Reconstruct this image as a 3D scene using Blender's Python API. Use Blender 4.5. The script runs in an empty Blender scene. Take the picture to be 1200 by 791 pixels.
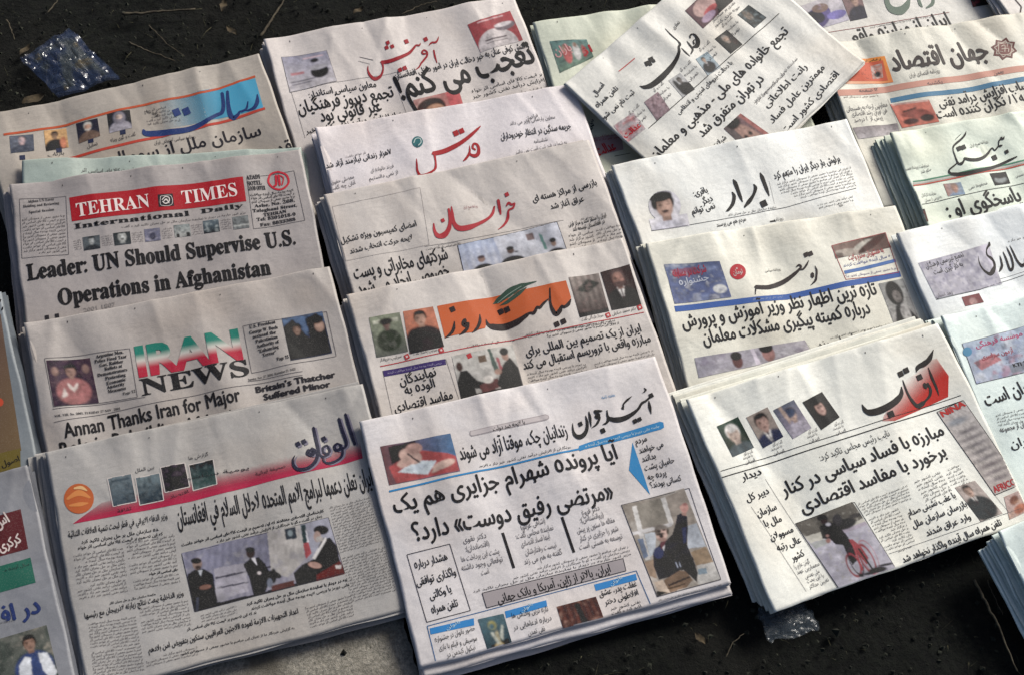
import bpy, math, random
import numpy as np
from mathutils import Matrix, Vector

scene = bpy.context.scene
COL = scene.collection
R = math.radians

# ------------------------------------------------------------------ camera, light, exposure
TILT = math.atan(0.132)            # the folded papers lean on each other like shingles: their common slope
LEAN = Matrix.Rotation(TILT, 4, 'X')
FOCAL = 1489.66
CAM_A, CAM_B, CAM_C, CAM_H = 0.40904176, 0.3928691, -0.65275871, 1.66468063
CAM_R = Matrix.Rotation(CAM_C, 4, 'Z') @ Matrix.Rotation(CAM_A, 4, 'X') @ Matrix.Rotation(CAM_B, 4, 'Z')
cam = bpy.data.cameras.new('camera')
cam.sensor_width = 36.0
cam.lens = FOCAL / 1200 * 36
cam.clip_start = 0.05
cam.clip_end = 60
cam_o = bpy.data.objects.new('camera', cam)
COL.objects.link(cam_o)
cam_o.matrix_world = LEAN @ Matrix.Translation((0, 0, CAM_H)) @ CAM_R
scene.camera = cam_o

SUN_EL, SUN_AZ = R(36), R(30)      # azimuth measured from +X towards +Y
world = bpy.data.worlds.new('World')
scene.world = world
world.use_nodes = True
wn = world.node_tree
sky = wn.nodes.new('ShaderNodeTexSky')
sky.sky_type = 'NISHITA'
sky.sun_disc = False
sky.sun_elevation = SUN_EL
sky.sun_rotation = R(90) - SUN_AZ
sky.dust_density = 4.0
sky.air_density = 0.8
sky.ozone_density = 0.5
wn.links.new(sky.outputs[0], wn.nodes['Background'].inputs[0])
wn.nodes['Background'].inputs[1].default_value = 0.1
sun = bpy.data.lights.new('sun', 'SUN')
sun.energy = 4.3
sun.angle = R(20)
sun.color = (1.0, 0.97, 0.9)
sun_o = bpy.data.objects.new('sun', sun)
COL.objects.link(sun_o)
sd = Vector((math.cos(SUN_EL) * math.cos(SUN_AZ), math.cos(SUN_EL) * math.sin(SUN_AZ), math.sin(SUN_EL)))
sun_o.rotation_euler = sd.to_track_quat('Z', 'Y').to_euler()
sun_o.location = sd * 5
scene.view_settings.view_transform = 'Standard'
scene.view_settings.look = 'None'
scene.view_settings.exposure = 0.36
scene.view_settings.gamma = 1

# ------------------------------------------------------------------ helpers
CM = np.array(CAM_R.to_3x3())
EYE = np.array([0, 0, CAM_H])


def ray(p):
    return CM @ np.array([(p[0] - 600) / FOCAL, -(p[1] - 395.5) / FOCAL, -1.0])


def on_plane(p, z, s=0.0, y0=0.0):
    """measured picture point -> point on the plane z - s*(y-y0)"""
    d = ray(p)
    t = (z - s * (EYE[1] - y0) - EYE[2]) / (d[2] + s * d[1])
    return EYE + t * d


GZ, GS, GY = 0.063, 0.132, 0.176      # the ground in the leaning frame


def on_ground(p, up=0.0):
    return on_plane(p, GZ + up, GS, GY)


def srgb(h):
    if not isinstance(h, str):
        return np.array(h[:3], float)
    c = np.array([int(h[i:i + 2], 16) / 255 for i in (0, 2, 4)])
    return np.where(c <= 0.04045, c / 12.92, ((c + 0.055) / 1.055) ** 2.4)


def tag(o, label=None, cat=None, group=None, kind=None):
    if label: o['label'] = label
    if cat: o['category'] = cat
    if group: o['group'] = group
    if kind: o['kind'] = kind
    return o


def new_mesh(name, verts, faces, mat=None, col=None, smooth=False):
    me = bpy.data.meshes.new(name)
    verts = np.asarray(verts, float)
    me.from_pydata(verts.tolist(), [], [tuple(int(i) for i in f) for f in faces])
    if mat: me.materials.append(mat)
    if col is not None:
        a = me.color_attributes.new('ink', 'FLOAT_COLOR', 'POINT')
        buf = np.ones((len(verts), 4)); buf[:, :3] = col
        a.data.foreach_set('color', buf.ravel())
    if smooth:
        me.polygons.foreach_set('use_smooth', [True] * len(me.polygons))
    me.update()
    return me


def link(name, me, parent=None):
    o = bpy.data.objects.new(name, me)
    COL.objects.link(o)
    if parent: o.parent = parent
    return o


# ------------------------------------------------------------------ materials
def nodes_mat(name):
    m = bpy.data.materials.new(name); m.use_nodes = True
    return m, m.node_tree, m.node_tree.nodes['Principled BSDF']


def paper_material():
    m, t, b = nodes_mat('newsprint')
    L = t.links.new; N = t.nodes.new
    oi = N('ShaderNodeObjectInfo'); tc = N('ShaderNodeTexCoord')
    shift = N('ShaderNodeVectorMath'); shift.operation = 'ADD'
    mul = N('ShaderNodeVectorMath'); mul.operation = 'SCALE'; mul.inputs['Scale'].default_value = 1
    cmb = N('ShaderNodeCombineXYZ')
    k = N('ShaderNodeMath'); k.operation = 'MULTIPLY'; k.inputs[1].default_value = 37
    L(oi.outputs['Random'], k.inputs[0]); L(k.outputs[0], cmb.inputs[0]); L(k.outputs[0], cmb.inputs[1])
    L(tc.outputs['Object'], shift.inputs[0]); L(cmb.outputs[0], shift.inputs[1])
    v = shift.outputs[0]
    # stains and uneven greying
    n1 = N('ShaderNodeTexNoise'); n1.inputs['Scale'].default_value = 9; n1.inputs['Detail'].default_value = 4
    L(v, n1.inputs['Vector'])
    r1 = N('ShaderNodeMapRange'); r1.inputs[1].default_value = .3; r1.inputs[2].default_value = .7
    r1.inputs[3].default_value = .8; r1.inputs[4].default_value = 1.06
    L(n1.outputs[0], r1.inputs[0])
    # pulp flecks
    n2 = N('ShaderNodeTexNoise'); n2.inputs['Scale'].default_value = 650; n2.inputs['Detail'].default_value = 2
    L(v, n2.inputs['Vector'])
    r2 = N('ShaderNodeMapRange'); r2.inputs[1].default_value = .3; r2.inputs[2].default_value = .7
    r2.inputs[3].default_value = .9; r2.inputs[4].default_value = 1.06
    L(n2.outputs[0], r2.inputs[0])
    # print of the page behind showing through: rows of grey
    mp = N('ShaderNodeMapping'); mp.inputs['Scale'].default_value = (60, 330, 60)
    L(v, mp.inputs['Vector'])
    n3 = N('ShaderNodeTexNoise'); n3.inputs['Scale'].default_value = 1; n3.inputs['Detail'].default_value = 1
    L(mp.outputs[0], n3.inputs['Vector'])
    n4 = N('ShaderNodeTexNoise'); n4.inputs['Scale'].default_value = 14; n4.inputs['Detail'].default_value = 0
    L(v, n4.inputs['Vector'])
    g = N('ShaderNodeMapRange'); g.inputs[1].default_value = .5; g.inputs[2].default_value = .62
    L(n4.outputs[0], g.inputs[0])
    g3 = N('ShaderNodeMapRange'); g3.inputs[1].default_value = .5; g3.inputs[2].default_value = .6
    L(n3.outputs[0], g3.inputs[0])
    gm = N('ShaderNodeMath'); gm.operation = 'MULTIPLY'; L(g.outputs[0], gm.inputs[0]); L(g3.outputs[0], gm.inputs[1])
    gs = N('ShaderNodeMath'); gs.operation = 'MULTIPLY_ADD'; gs.inputs[1].default_value = -.07; gs.inputs[2].default_value = 1
    L(gm.outputs[0], gs.inputs[0])
    a = N('ShaderNodeMath'); a.operation = 'MULTIPLY'; L(r1.outputs[0], a.inputs[0]); L(r2.outputs[0], a.inputs[1])
    a2 = N('ShaderNodeMath'); a2.operation = 'MULTIPLY'; L(a.outputs[0], a2.inputs[0]); L(gs.outputs[0], a2.inputs[1])
    c = N('ShaderNodeVectorMath'); c.operation = 'SCALE'
    L(oi.outputs['Color'], c.inputs[0]); L(a2.outputs[0], c.inputs['Scale'])
    # yellowed blotches
    mx = N('ShaderNodeMix'); mx.data_type = 'RGBA'; mx.blend_type = 'MULTIPLY'
    n5 = N('ShaderNodeTexNoise'); n5.inputs['Scale'].default_value = 5; n5.inputs['Detail'].default_value = 3
    L(v, n5.inputs['Vector'])
    r5 = N('ShaderNodeMapRange'); r5.inputs[1].default_value = .5; r5.inputs[2].default_value = .75; r5.inputs[4].default_value = .7
    L(n5.outputs[0], r5.inputs[0]); L(r5.outputs[0], mx.inputs[0]); L(c.outputs[0], mx.inputs[6])
    mx.inputs[7].default_value = (.95, .86, .76, 1)
    L(mx.outputs[2], b.inputs['Base Color'])
    b.inputs['Roughness'].default_value = .55
    b.inputs['Specular IOR Level'].default_value = .35
    bn = N('ShaderNodeTexNoise'); bn.inputs['Scale'].default_value = 22; bn.inputs['Detail'].default_value = 3; bn.inputs['Roughness'].default_value = .6
    L(v, bn.inputs['Vector'])
    bp = N('ShaderNodeBump'); bp.inputs['Strength'].default_value = .5; bp.inputs['Distance'].default_value = .004
    # crumpling: shallow facets from handling
    vo = N('ShaderNodeTexNoise'); vo.noise_type = 'RIDGED_MULTIFRACTAL'; vo.inputs['Scale'].default_value = 6; vo.inputs['Detail'].default_value = 2; vo.inputs['Distortion'].default_value = .4
    L(v, vo.inputs['Vector'])
    bp2 = N('ShaderNodeBump'); bp2.inputs['Strength'].default_value = .5; bp2.inputs['Distance'].default_value = .0022
    L(bn.outputs[0], bp.inputs['Height']); L(vo.outputs[0], bp2.inputs['Height']); L(bp.outputs[0], bp2.inputs['Normal']); L(bp2.outputs[0], b.inputs['Normal'])
    return m


def ink_material(fade=False):
    m, t, b = nodes_mat('printing_ink_fading' if fade else 'printing_ink')
    L = t.links.new; N = t.nodes.new
    at = N('ShaderNodeAttribute'); at.attribute_name = 'ink'
    tc = N('ShaderNodeTexCoord')
    n = N('ShaderNodeTexNoise'); n.inputs['Scale'].default_value = 900; n.inputs['Detail'].default_value = 2
    L(tc.outputs['Object'], n.inputs['Vector'])
    r = N('ShaderNodeMapRange'); r.inputs[1].default_value = .52; r.inputs[2].default_value = .74; r.inputs[4].default_value = .13
    L(n.outputs[0], r.inputs[0])
    mx = N('ShaderNodeMix'); mx.data_type = 'RGBA'
    L(r.outputs[0], mx.inputs[0]); L(at.outputs['Color'], mx.inputs[6]); mx.inputs[7].default_value = (.3, .28, .26, 1)
    L(mx.outputs[2], b.inputs['Base Color'])
    if fade: L(at.outputs['Alpha'], b.inputs['Alpha'])
    b.inputs['Roughness'].default_value = .6
    b.inputs['Specular IOR Level'].default_value = .15
    bn = N('ShaderNodeTexNoise'); bn.inputs['Scale'].default_value = 22; bn.inputs['Detail'].default_value = 2
    L(tc.outputs['Object'], bn.inputs['Vector'])
    bp = N('ShaderNodeBump'); bp.inputs['Strength'].default_value = .3; bp.inputs['Distance'].default_value = .003
    L(bn.outputs[0], bp.inputs['Height']); L(bp.outputs[0], b.inputs['Normal'])
    return m


def noisy(name, c1, c2, scale, rough=.9, bump=.6, dist=.01, c3=None):
    m, t, b = nodes_mat(name)
    L = t.links.new; N = t.nodes.new
    tc = N('ShaderNodeTexCoord')
    n = N('ShaderNodeTexNoise'); n.inputs['Scale'].default_value = scale; n.inputs['Detail'].default_value = 8; n.inputs['Roughness'].default_value = .7
    L(tc.outputs['Object'], n.inputs['Vector'])
    cr = N('ShaderNodeValToRGB'); cr.color_ramp.elements[0].position = .38; cr.color_ramp.elements[1].position = .66
    cr.color_ramp.elements[0].color = (*srgb(c1), 1); cr.color_ramp.elements[1].color = (*srgb(c2), 1)
    L(n.outputs[0], cr.inputs[0])
    out = cr.outputs[0]
    if c3:
        n2 = N('ShaderNodeTexNoise'); n2.inputs['Scale'].default_value = scale * .06; n2.inputs['Detail'].default_value = 3
        L(tc.outputs['Object'], n2.inputs['Vector'])
        r = N('ShaderNodeMapRange'); r.inputs[1].default_value = .48; r.inputs[2].default_value = .68
        L(n2.outputs[0], r.inputs[0])
        mx = N('ShaderNodeMix'); mx.data_type = 'RGBA'; L(r.outputs[0], mx.inputs[0]); L(out, mx.inputs[6])
        mx.inputs[7].default_value = (*srgb(c3), 1); out = mx.outputs[2]
    L(out, b.inputs['Base Color']); b.inputs['Roughness'].default_value = rough
    b.inputs['Specular IOR Level'].default_value = .2
    bp = N('ShaderNodeBump'); bp.inputs['Strength'].default_value = bump; bp.inputs['Distance'].default_value = dist
    L(n.outputs[0], bp.inputs['Height']); L(bp.outputs[0], b.inputs['Normal'])
    return m


PAPER = paper_material()
INK = ink_material(); INK_FADE = ink_material(True)

# ------------------------------------------------------------------ lettering
FORMS = {'ا': (0xFE8D, 2), 'آ': (0xFE81, 2), 'أ': (0xFE83, 2), 'ب': (0xFE8F, 4), 'پ': (0xFB56, 4), 'ت': (0xFE95, 4),
         'ة': (0xFE93, 2), 'ث': (0xFE99, 4), 'ج': (0xFE9D, 4), 'چ': (0xFB7A, 4), 'ح': (0xFEA1, 4), 'خ': (0xFEA5, 4),
         'د': (0xFEA9, 2), 'ذ': (0xFEAB, 2), 'ر': (0xFEAD, 2), 'ز': (0xFEAF, 2), 'ژ': (0xFB8A, 2), 'س': (0xFEB1, 4),
         'ش': (0xFEB5, 4), 'ص': (0xFEB9, 4), 'ض': (0xFEBD, 4), 'ط': (0xFEC1, 4), 'ظ': (0xFEC5, 4), 'ع': (0xFEC9, 4),
         'غ': (0xFECD, 4), 'ف': (0xFED1, 4), 'ق': (0xFED5, 4), 'ک': (0xFB8E, 4), 'ك': (0xFED9, 4), 'گ': (0xFB92, 4),
         'ل': (0xFEDD, 4), 'م': (0xFEE1, 4), 'ن': (0xFEE5, 4), 'ه': (0xFEE9, 4), 'و': (0xFEED, 2), 'ی': (0xFBFC, 4),
         'ي': (0xFEF1, 4), 'ئ': (0xFE89, 4)}
LAMALEF = {'ا': 0xFEFB, 'أ': 0xFEF7, 'آ': 0xFEF5}


def shape(s):
    """join right-to-left letters and put them in visual order"""
    if not any('\u0600' <= ch <= '\u06ff' for ch in s):
        return s
    out = []; i = 0
    n = len(s)
    def joins_left(ch): return ch in FORMS and FORMS[ch][1] == 4
    while i < n:
        ch = s[i]
        prev = s[i - 1] if i else ' '
        if ch == 'ل' and i + 1 < n and s[i + 1] in LAMALEF:
            out.append(chr(LAMALEF[s[i + 1]] + (1 if joins_left(prev) else 0)))
            i += 2; continue
        if ch in FORMS:
            base, k = FORMS[ch]
            a = joins_left(prev)
            z = k == 4 and i + 1 < n and s[i + 1] in FORMS
            f = base + (1 if a and not z else 2 if z and not a else 3 if a and z else 0)
            if f in (0xFEE9, 0xFE93): f = 0x0665
            if ch == 'ی' and z: f = 0xFEF3 + (1 if a else 0)
            out.append(chr(f))
        elif ch == '\u200c':
            pass
        else:
            out.append({'«': '»', '»': '«', '(': ')', ')': '('}.get(ch, ch))
        i += 1
    out = out[::-1]
    # digits read left to right
    r = []; k = 0
    while k < len(out):
        if '\u06f0' <= out[k] <= '\u06f9':
            j = k
            while j < len(out) and '\u06f0' <= out[j] <= '\u06f9': j += 1
            r += out[k:j][::-1]; k = j
        else:
            r.append(out[k]); k += 1
    return ''.join(r)


def serif(s):
    return ''.join(chr(0x1D400 + ord(c) - 65) if 'A' <= c <= 'Z' else chr(0x1D41A + ord(c) - 97) if 'a' <= c <= 'z'
                   else chr(0x1D7CE + ord(c) - 48) if '0' <= c <= '9' else c for c in s)


_cache = {}


def lettering(s, bold=0.0, res=3):
    key = (s, bold, res)
    if key not in _cache:
        c = bpy.data.curves.new('lettering', 'FONT')
        c.body = s; c.resolution_u = res; c.offset = bold
        o = bpy.data.objects.new('lettering', c)
        COL.objects.link(o)
        me = o.to_mesh()
        v = np.zeros(len(me.vertices) * 3); me.vertices.foreach_get('co', v)
        me.calc_loop_triangles()
        t = np.zeros(len(me.loop_triangles) * 3, int); me.loop_triangles.foreach_get('vertices', t)
        v = v.reshape(-1, 3)[:, :2]; t = t.reshape(-1, 3)
        o.to_mesh_clear(); bpy.data.objects.remove(o); bpy.data.curves.remove(c)
        _cache[key] = (v, t, v[:, 0].min() if len(v) else 0, v[:, 0].max() if len(v) else 1)
    return _cache[key]


def split_long(v, t, L):
    """cut triangles so that flat print can follow a curved page"""
    v = list(map(tuple, v)); done = []
    todo = [tuple(x) for x in t]; mid = {}
    while todo:
        a, b, c = todo.pop()
        e = [((v[a][0] - v[b][0]) ** 2 + (v[a][1] - v[b][1]) ** 2, a, b, c), ((v[b][0] - v[c][0]) ** 2 + (v[b][1] - v[c][1]) ** 2, b, c, a),
             ((v[c][0] - v[a][0]) ** 2 + (v[c][1] - v[a][1]) ** 2, c, a, b)]
        m = max(e)
        if m[0] <= L * L:
            done.append((a, b, c)); continue
        _, p, q, o = m
        k = (min(p, q), max(p, q))
        if k not in mid:
            v.append(tuple((np.array(v[p]) + np.array(v[q])) / 2)); mid[k] = len(v) - 1
        todo += [(p, mid[k], o), (mid[k], q, o)]
    return np.array(v), np.array(done)


# ------------------------------------------------------------------ newspaper sheets
def relief(seed, amp, W, H, lifts=(), creases=()):
    rnd = random.Random(seed)
    w = []
    for i in range(7):
        lam = rnd.uniform(.055, .2); ang = rnd.gauss(0, .35)
        w.append((rnd.uniform(.4, 1) * lam / .15, 6.283 / lam * math.cos(ang), 6.283 / lam * math.sin(ang), rnd.uniform(0, 6.28)))
    tot = sum(a for a, *_ in w)
    cr = [(rnd.uniform(0, W), rnd.gauss(0, .3), rnd.uniform(-1.4, 1.7) * amp, rnd.uniform(.006, .014), rnd.uniform(.04, .16)) for _ in range(7)]
    cr += [(W * (i + rnd.uniform(.2, .8)) / 3, rnd.gauss(0, .3), rnd.choice((-1, 1, 1)) * rnd.uniform(1.8, 3.2) * amp, rnd.uniform(.018, .034), rnd.uniform(.1, .3)) for i in range(3)]
    dents = [(rnd.uniform(.05, W - .05), rnd.uniform(.03, H * .8), rnd.uniform(.02, .05), rnd.uniform(-1, 1.2) * amp * 1.3, rnd.uniform(-.8, .8)) for _ in range(5)]

    def h(u, v):
        z = np.zeros_like(u)
        for a, kx, ky, p in w:
            z += a / tot * (1 + np.sin(kx * u + ky * v + p)) * amp * 3.4
        for x0, sl, a, wd, ln in cr:
            z += a * np.exp(-np.abs(u - x0 - sl * v) / wd) * np.exp(-v / ln)
        for x0, y0, r, a, k in dents:
            z += a * np.exp(-(np.abs(u - x0 + k * (v - y0)) / r + np.abs(v - y0) / (r * 1.6)))
        z *= 1 - .55 * np.clip((v / H - .45) / .25, 0, 1) * (H < .29 or amp < .00145)
        for x0, y0, dx, dy, a, wd, ln in creases:      # extra folds: through (x0,y0) along (dx,dy)
            n = math.hypot(dx, dy); dxx, dyy = dx / n, dy / n
            s = (u - x0) * dxx + (v - y0) * dyy
            d = (u - x0) * dyy - (v - y0) * dxx
            z += a * np.exp(-np.abs(d) / wd) * np.exp(-np.abs(s) / ln)
        for cx, cy, a, r in lifts:
            d = np.hypot(u - cx * W, v - cy * H)
            z += a * np.clip(1 - d / r, 0, 1) ** 2
        return z
    return h


def sheet(W, H, hf, top, t, ins, cut, th, nx, ny, seed=0, back=3):
    """one folded sheet: front leaf, rounded fold, back leaf; a closed solid"""
    rnd = random.Random(seed)
    ph = [rnd.uniform(0, 6.28) for _ in range(6)]
    path = []
    for j in range(ny + 1):
        path.append((H - cut - (H - cut - ins) * j / ny, top, 0.0))
    r = t / 2
    for k in range(1, 6):
        a = math.pi * k / 6
        path.append((ins - r * 1.2 * math.sin(a), top - r + r * math.cos(a), a))
    cut2 = cut + rnd.uniform(-.002, .003)
    for j in range(back + 1):
        path.append((ins + (H - cut2 - ins) * j / back, top - t, math.pi))
    n = nx + 1
    V = []; F = []
    xs = np.linspace(0, 1, n)
    for layer in (0, 1):
        for (v, z, a) in path:
            zz = z - layer * th * math.cos(a)
            vv = v + layer * th * math.sin(a) * (1 if a else 0)
            wl = .0009 * math.sin(v * 30 + ph[0]) + .0005 * math.sin(v * 95 + ph[1])
            wr = .0005 * math.sin(v * 37 + ph[2]) + .0004 * math.sin(v * 88 + ph[3])
            u = ins * .3 + wl + xs * (W - ins * .6 + wr - wl)
            we = (.0007 * np.sin(xs * 13 + ph[4]) + .0004 * np.sin(xs * 31 + ph[5])) * (v / H)
            hv = hf(u, np.full(n, max(v, 0.0)))
            V.append(np.stack([u, -(vv + we), hv + zz], 1))
    V = np.concatenate(V); m = len(path)
    idx = lambda l, j, i: (l * m + j) * n + i
    for j in range(m - 1):
        for i in range(nx):
            F.append((idx(0, j, i), idx(0, j, i + 1), idx(0, j + 1, i + 1), idx(0, j + 1, i)))
            F.append((idx(1, j, i), idx(1, j + 1, i), idx(1, j + 1, i + 1), idx(1, j, i + 1)))
        F.append((idx(0, j, 0), idx(0, j + 1, 0), idx(1, j + 1, 0), idx(1, j, 0)))
        F.append((idx(0, j, nx), idx(1, j, nx), idx(1, j + 1, nx), idx(0, j + 1, nx)))
    for i in range(nx):
        F.append((idx(0, 0, i), idx(1, 0, i), idx(1, 0, i + 1), idx(0, 0, i + 1)))
        F.append((idx(0, m - 1, i), idx(0, m - 1, i + 1), idx(1, m - 1, i + 1), idx(1, m - 1, i)))
    return V, F


def merge(parts):
    V = []; F = []; o = 0
    for v, f in parts:
        V.append(v); F += [tuple(i + o for i in q) for q in f]; o += len(v)
    return np.concatenate(V), F


COPY_MESH = []
for s in range(5):
    h0 = relief(900 + s, .0003, .4, .3)
    hf = lambda u, v, h0=h0, s=s: h0(u, v) + .0007 * np.sin(v * (55 + 9 * s) + s) * np.exp(-u / .03) + .0007 * np.sin(v * (47 + 7 * s) + 2 * s) * np.exp(-(.4 - u) / .03) + .0006 * np.sin(u * (43 + 8 * s) + s) * np.exp(-(.3 - v) / .03)
    a = sheet(.4, .3, hf, 0, .0031, 0, .0, .00035, 24, 16, s * 3, back=14)
    b = sheet(.4, .3, hf, -.0007, .0018, .0012 + .0006 * (s % 2), -.002 + .002 * (s % 3), .0003, 24, 16, s * 3 + 1, back=14)
    c = sheet(.4, .3, hf, -.0013, .0006, .003, .001 * (s % 2), .0002, 24, 16, s * 3 + 2, back=14)
    V, F = merge([a, b, c])
    COPY_MESH.append(new_mesh('folded_newspaper', V, F, PAPER, smooth=False))

FILLER = [shape(x) for x in ('وزیر امور خارجه در دیدار با نماینده سازمان ملل بر حل بحران تاکید کرد و گفت',
                             'نمایندگان مجلس در جلسه علنی دیروز با بررسی لایحه بودجه سال آینده موافقت کردند',
                             'به گزارش خبرنگار ما از تهران این مراسم با حضور جمعی از مسوولان کشور برگزار شد',
                             'رییس سازمان در گفت و گو با خبرنگاران از افزایش درآمد نفتی کشور خبر داد و افزود',
                             'کارشناسان اقتصادی معتقدند که این تصمیم بر قیمت کالاهای اساسی اثر خواهد داشت')]


def tint(c):
    c = srgb(c)
    return (c[0] * .965, c[1] * 1.015, c[2] * 1.02, 1)


ORD = ('first', 'second', 'third', 'fourth', 'fifth', 'sixth', 'seventh')


class Page:
    """the top newspaper of a pile, with its print laid on the real surface"""

    def __init__(self, key, label, tl, on, W=.40, H=.30, c=None, paper='b8aeaa', seed=1, amp=.0014, lifts=(), creases=(),
                 n=4, spread=(-.012, 0), rot=0.0, group='newspapers laid out in overlapping piles', t=.0042, ulabel=None, upaper=None, jit=.0028, anchor=False, drop=0.0):
        self.key = key
        o = on_plane(tl, .03)
        for _ in range(6):
            cc = (.085 - .132 * (o[1] - .476)) if c is None else c
            o = on_plane(tl, cc)
        self.c = cc
        e = on_plane(on, cc) - o
        if anchor:                       # the given corner is the top right one
            e = o - on_plane(on, cc); o = o - e / np.linalg.norm(e) * W
        self.o = o
        self.ex = e / np.linalg.norm(e); self.ey = np.array([-self.ex[1], self.ex[0], 0])
        self.W = W; self.H = H
        self.off = (0, 0); self.sc = .2666667
        self.items = {}
        self.rnd = random.Random(seed)
        M = Matrix(((self.ex[0], self.ey[0], 0, o[0]), (self.ex[1], self.ey[1], 0, o[1]), (0, 0, 1, o[2]), (0, 0, 0, 1)))
        e_ = bpy.data.objects.new('newspaper', None); COL.objects.link(e_)
        e_.empty_display_size = .05
        e_.matrix_world = LEAN @ M
        tag(e_, label, 'newspaper', group)
        self.root = e_
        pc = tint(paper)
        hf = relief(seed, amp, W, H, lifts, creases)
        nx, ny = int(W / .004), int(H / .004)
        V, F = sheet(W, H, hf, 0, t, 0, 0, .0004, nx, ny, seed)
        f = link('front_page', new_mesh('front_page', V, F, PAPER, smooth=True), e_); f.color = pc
        U, Vv = np.meshgrid(np.linspace(0, W, nx + 1), np.linspace(0, H, ny + 1))
        self.grid = hf(U, Vv); self.nx, self.ny = nx, ny
        ps = [sheet(W, H, hf, -.0008 - .0006 * k, t - .0016 - .0012 * k, .002 + .001 * k, self.rnd.uniform(-.002, .002), .0004, nx // 3, ny // 3, seed + 50 + k) for k in range(2)]
        V, F = merge(ps)
        g = link('inner_pages', new_mesh('inner_pages', V, F, PAPER), e_); g.color = pc
        k = self.rnd.randint(2, 4)             # trimming marks along the fold
        for i in range(k):
            x = W * (i + self.rnd.uniform(.2, .8)) / k; y = -self.rnd.uniform(.006, .011); a = self.rnd.uniform(.0012, .003)
            self.put('trimming_mark', np.array([(x, y), (x + .0012, y), (x + .0016, y + a), (x + .0004, y + a)]), np.array([(0, 1, 2), (0, 2, 3)]), '2a2628', 1)
        # the copies beneath
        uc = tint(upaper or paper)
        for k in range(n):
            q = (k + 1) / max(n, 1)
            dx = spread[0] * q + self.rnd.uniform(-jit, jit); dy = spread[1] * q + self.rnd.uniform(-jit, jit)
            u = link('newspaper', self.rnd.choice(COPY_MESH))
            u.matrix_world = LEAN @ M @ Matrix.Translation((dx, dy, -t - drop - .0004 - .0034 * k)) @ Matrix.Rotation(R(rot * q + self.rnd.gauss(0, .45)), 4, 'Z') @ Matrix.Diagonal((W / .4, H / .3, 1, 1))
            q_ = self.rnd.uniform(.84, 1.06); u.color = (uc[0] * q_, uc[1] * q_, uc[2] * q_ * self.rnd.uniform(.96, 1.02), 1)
            tag(u, ORD[k] + ' copy down in the pile under the ' + key, 'newspaper', 'copies piled beneath the ' + key)

    def P(self, p):
        return (self.off[0] + p[0] * self.sc, self.off[1] + p[1] * self.sc)

    def win(self, x=0, y=0, sc=.2666667):
        self.off = (x, y); self.sc = sc

    def L(self, p):
        """measured point -> page coordinates in metres (x right, y up, origin at the top left corner)"""
        q = on_plane(self.P(p), self.c + .0015) - self.o
        return np.array([q @ self.ex, q @ self.ey])

    def z(self, xy):
        u = np.clip(xy[:, 0] / self.W * self.nx, 0, self.nx - 1e-6); v = np.clip(-xy[:, 1] / self.H * self.ny, 0, self.ny - 1e-6)
        i = u.astype(int); j = v.astype(int); a = u - i; b = v - j; g = self.grid
        return (g[j, i] * (1 - a) + g[j, i + 1] * a) * (1 - b) + (g[j + 1, i] * (1 - a) + g[j + 1, i + 1] * a) * b

    def put(self, name, xy, tris, col, lvl=2, dz=0.0, cut=.006):
        if len(tris) == 0: return
        if cut and np.ptp(xy, axis=0).max() > cut:
            e = np.linalg.norm(xy[tris[:, 0]] - xy[tris[:, 1]], axis=1).max()
            e = max(e, np.linalg.norm(xy[tris[:, 1]] - xy[tris[:, 2]], axis=1).max())
            if e > cut: xy, tris = split_long(xy, tris, cut)
        inside = (xy[:, 0] > .0008) & (xy[:, 0] < self.W - .0008) & (xy[:, 1] < -.0008) & (xy[:, 1] > -self.H + .0008)
        tris = tris[inside[tris].all(1)]
        if len(tris) == 0: return
        z = self.z(xy) + .0003 + .00013 * lvl + dz
        c = np.asarray(srgb(col) * .74 if isinstance(col, str) else col, float)
        c = np.broadcast_to(c, (len(xy), c.shape[-1]))
        if c.shape[1] == 3: c = np.column_stack([c, np.ones(len(c))])
        self.items.setdefault(name, []).append((np.column_stack([xy, z]), tris, c))

    # --- print primitives
    def text(self, s, p0, p1, h, col='14121a', bold=.012, name='headline', lat=None, res=2, lvl=2, new=True):
        if lat == 'serif': s = serif(s)
        sh = shape(s); v, t, x0, x1 = lettering(sh, 0, 6 if '\ufeea' in sh or '\ufe94' in sh else res)
        if not len(t): return
        a, b = self.L(p0), self.L(p1)
        d = b - a
        k = abs(self.L((p0[0], p0[1] - h))[1] - a[1])
        ln = np.linalg.norm(d); ex = d / ln; ey = np.array([-ex[1], ex[0]])
        xy = a + np.outer((v[:, 0] - x0) / (x1 - x0) * ln, ex) + np.outer(v[:, 1] * k, ey)
        k_ = self.nm(name, new)
        if bold < .01: self.put(k_, xy, t, col, lvl); return
        bb = bold * (1.35 if lat is None else 1.0); sx = ln / (x1 - x0); sx = min(sx, k * 1.3)
        for i, (dx, dy) in enumerate(((0, 0), (-bb, 0), (bb, 0), (0, bb * .7), (0, -bb * .7))):   # heavier strokes
            self.put(k_, xy + ex * dx * sx + ey * dy * k, t, col, lvl, dz=i * 1.2e-5)

    def nm(self, name, new):
        if not new: return name
        k = name
        i = 1
        while k in self.items: k = '%s.%03d' % (name, i); i += 1
        return k

    def lines(self, rows, h, col='1c1a20', bold=.006, name='headline', lat=None):
        k = self.nm(name, True)
        for s, p0, p1 in rows:
            self.text(s, p0, p1, h, col, bold, k, lat, new=False)

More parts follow.
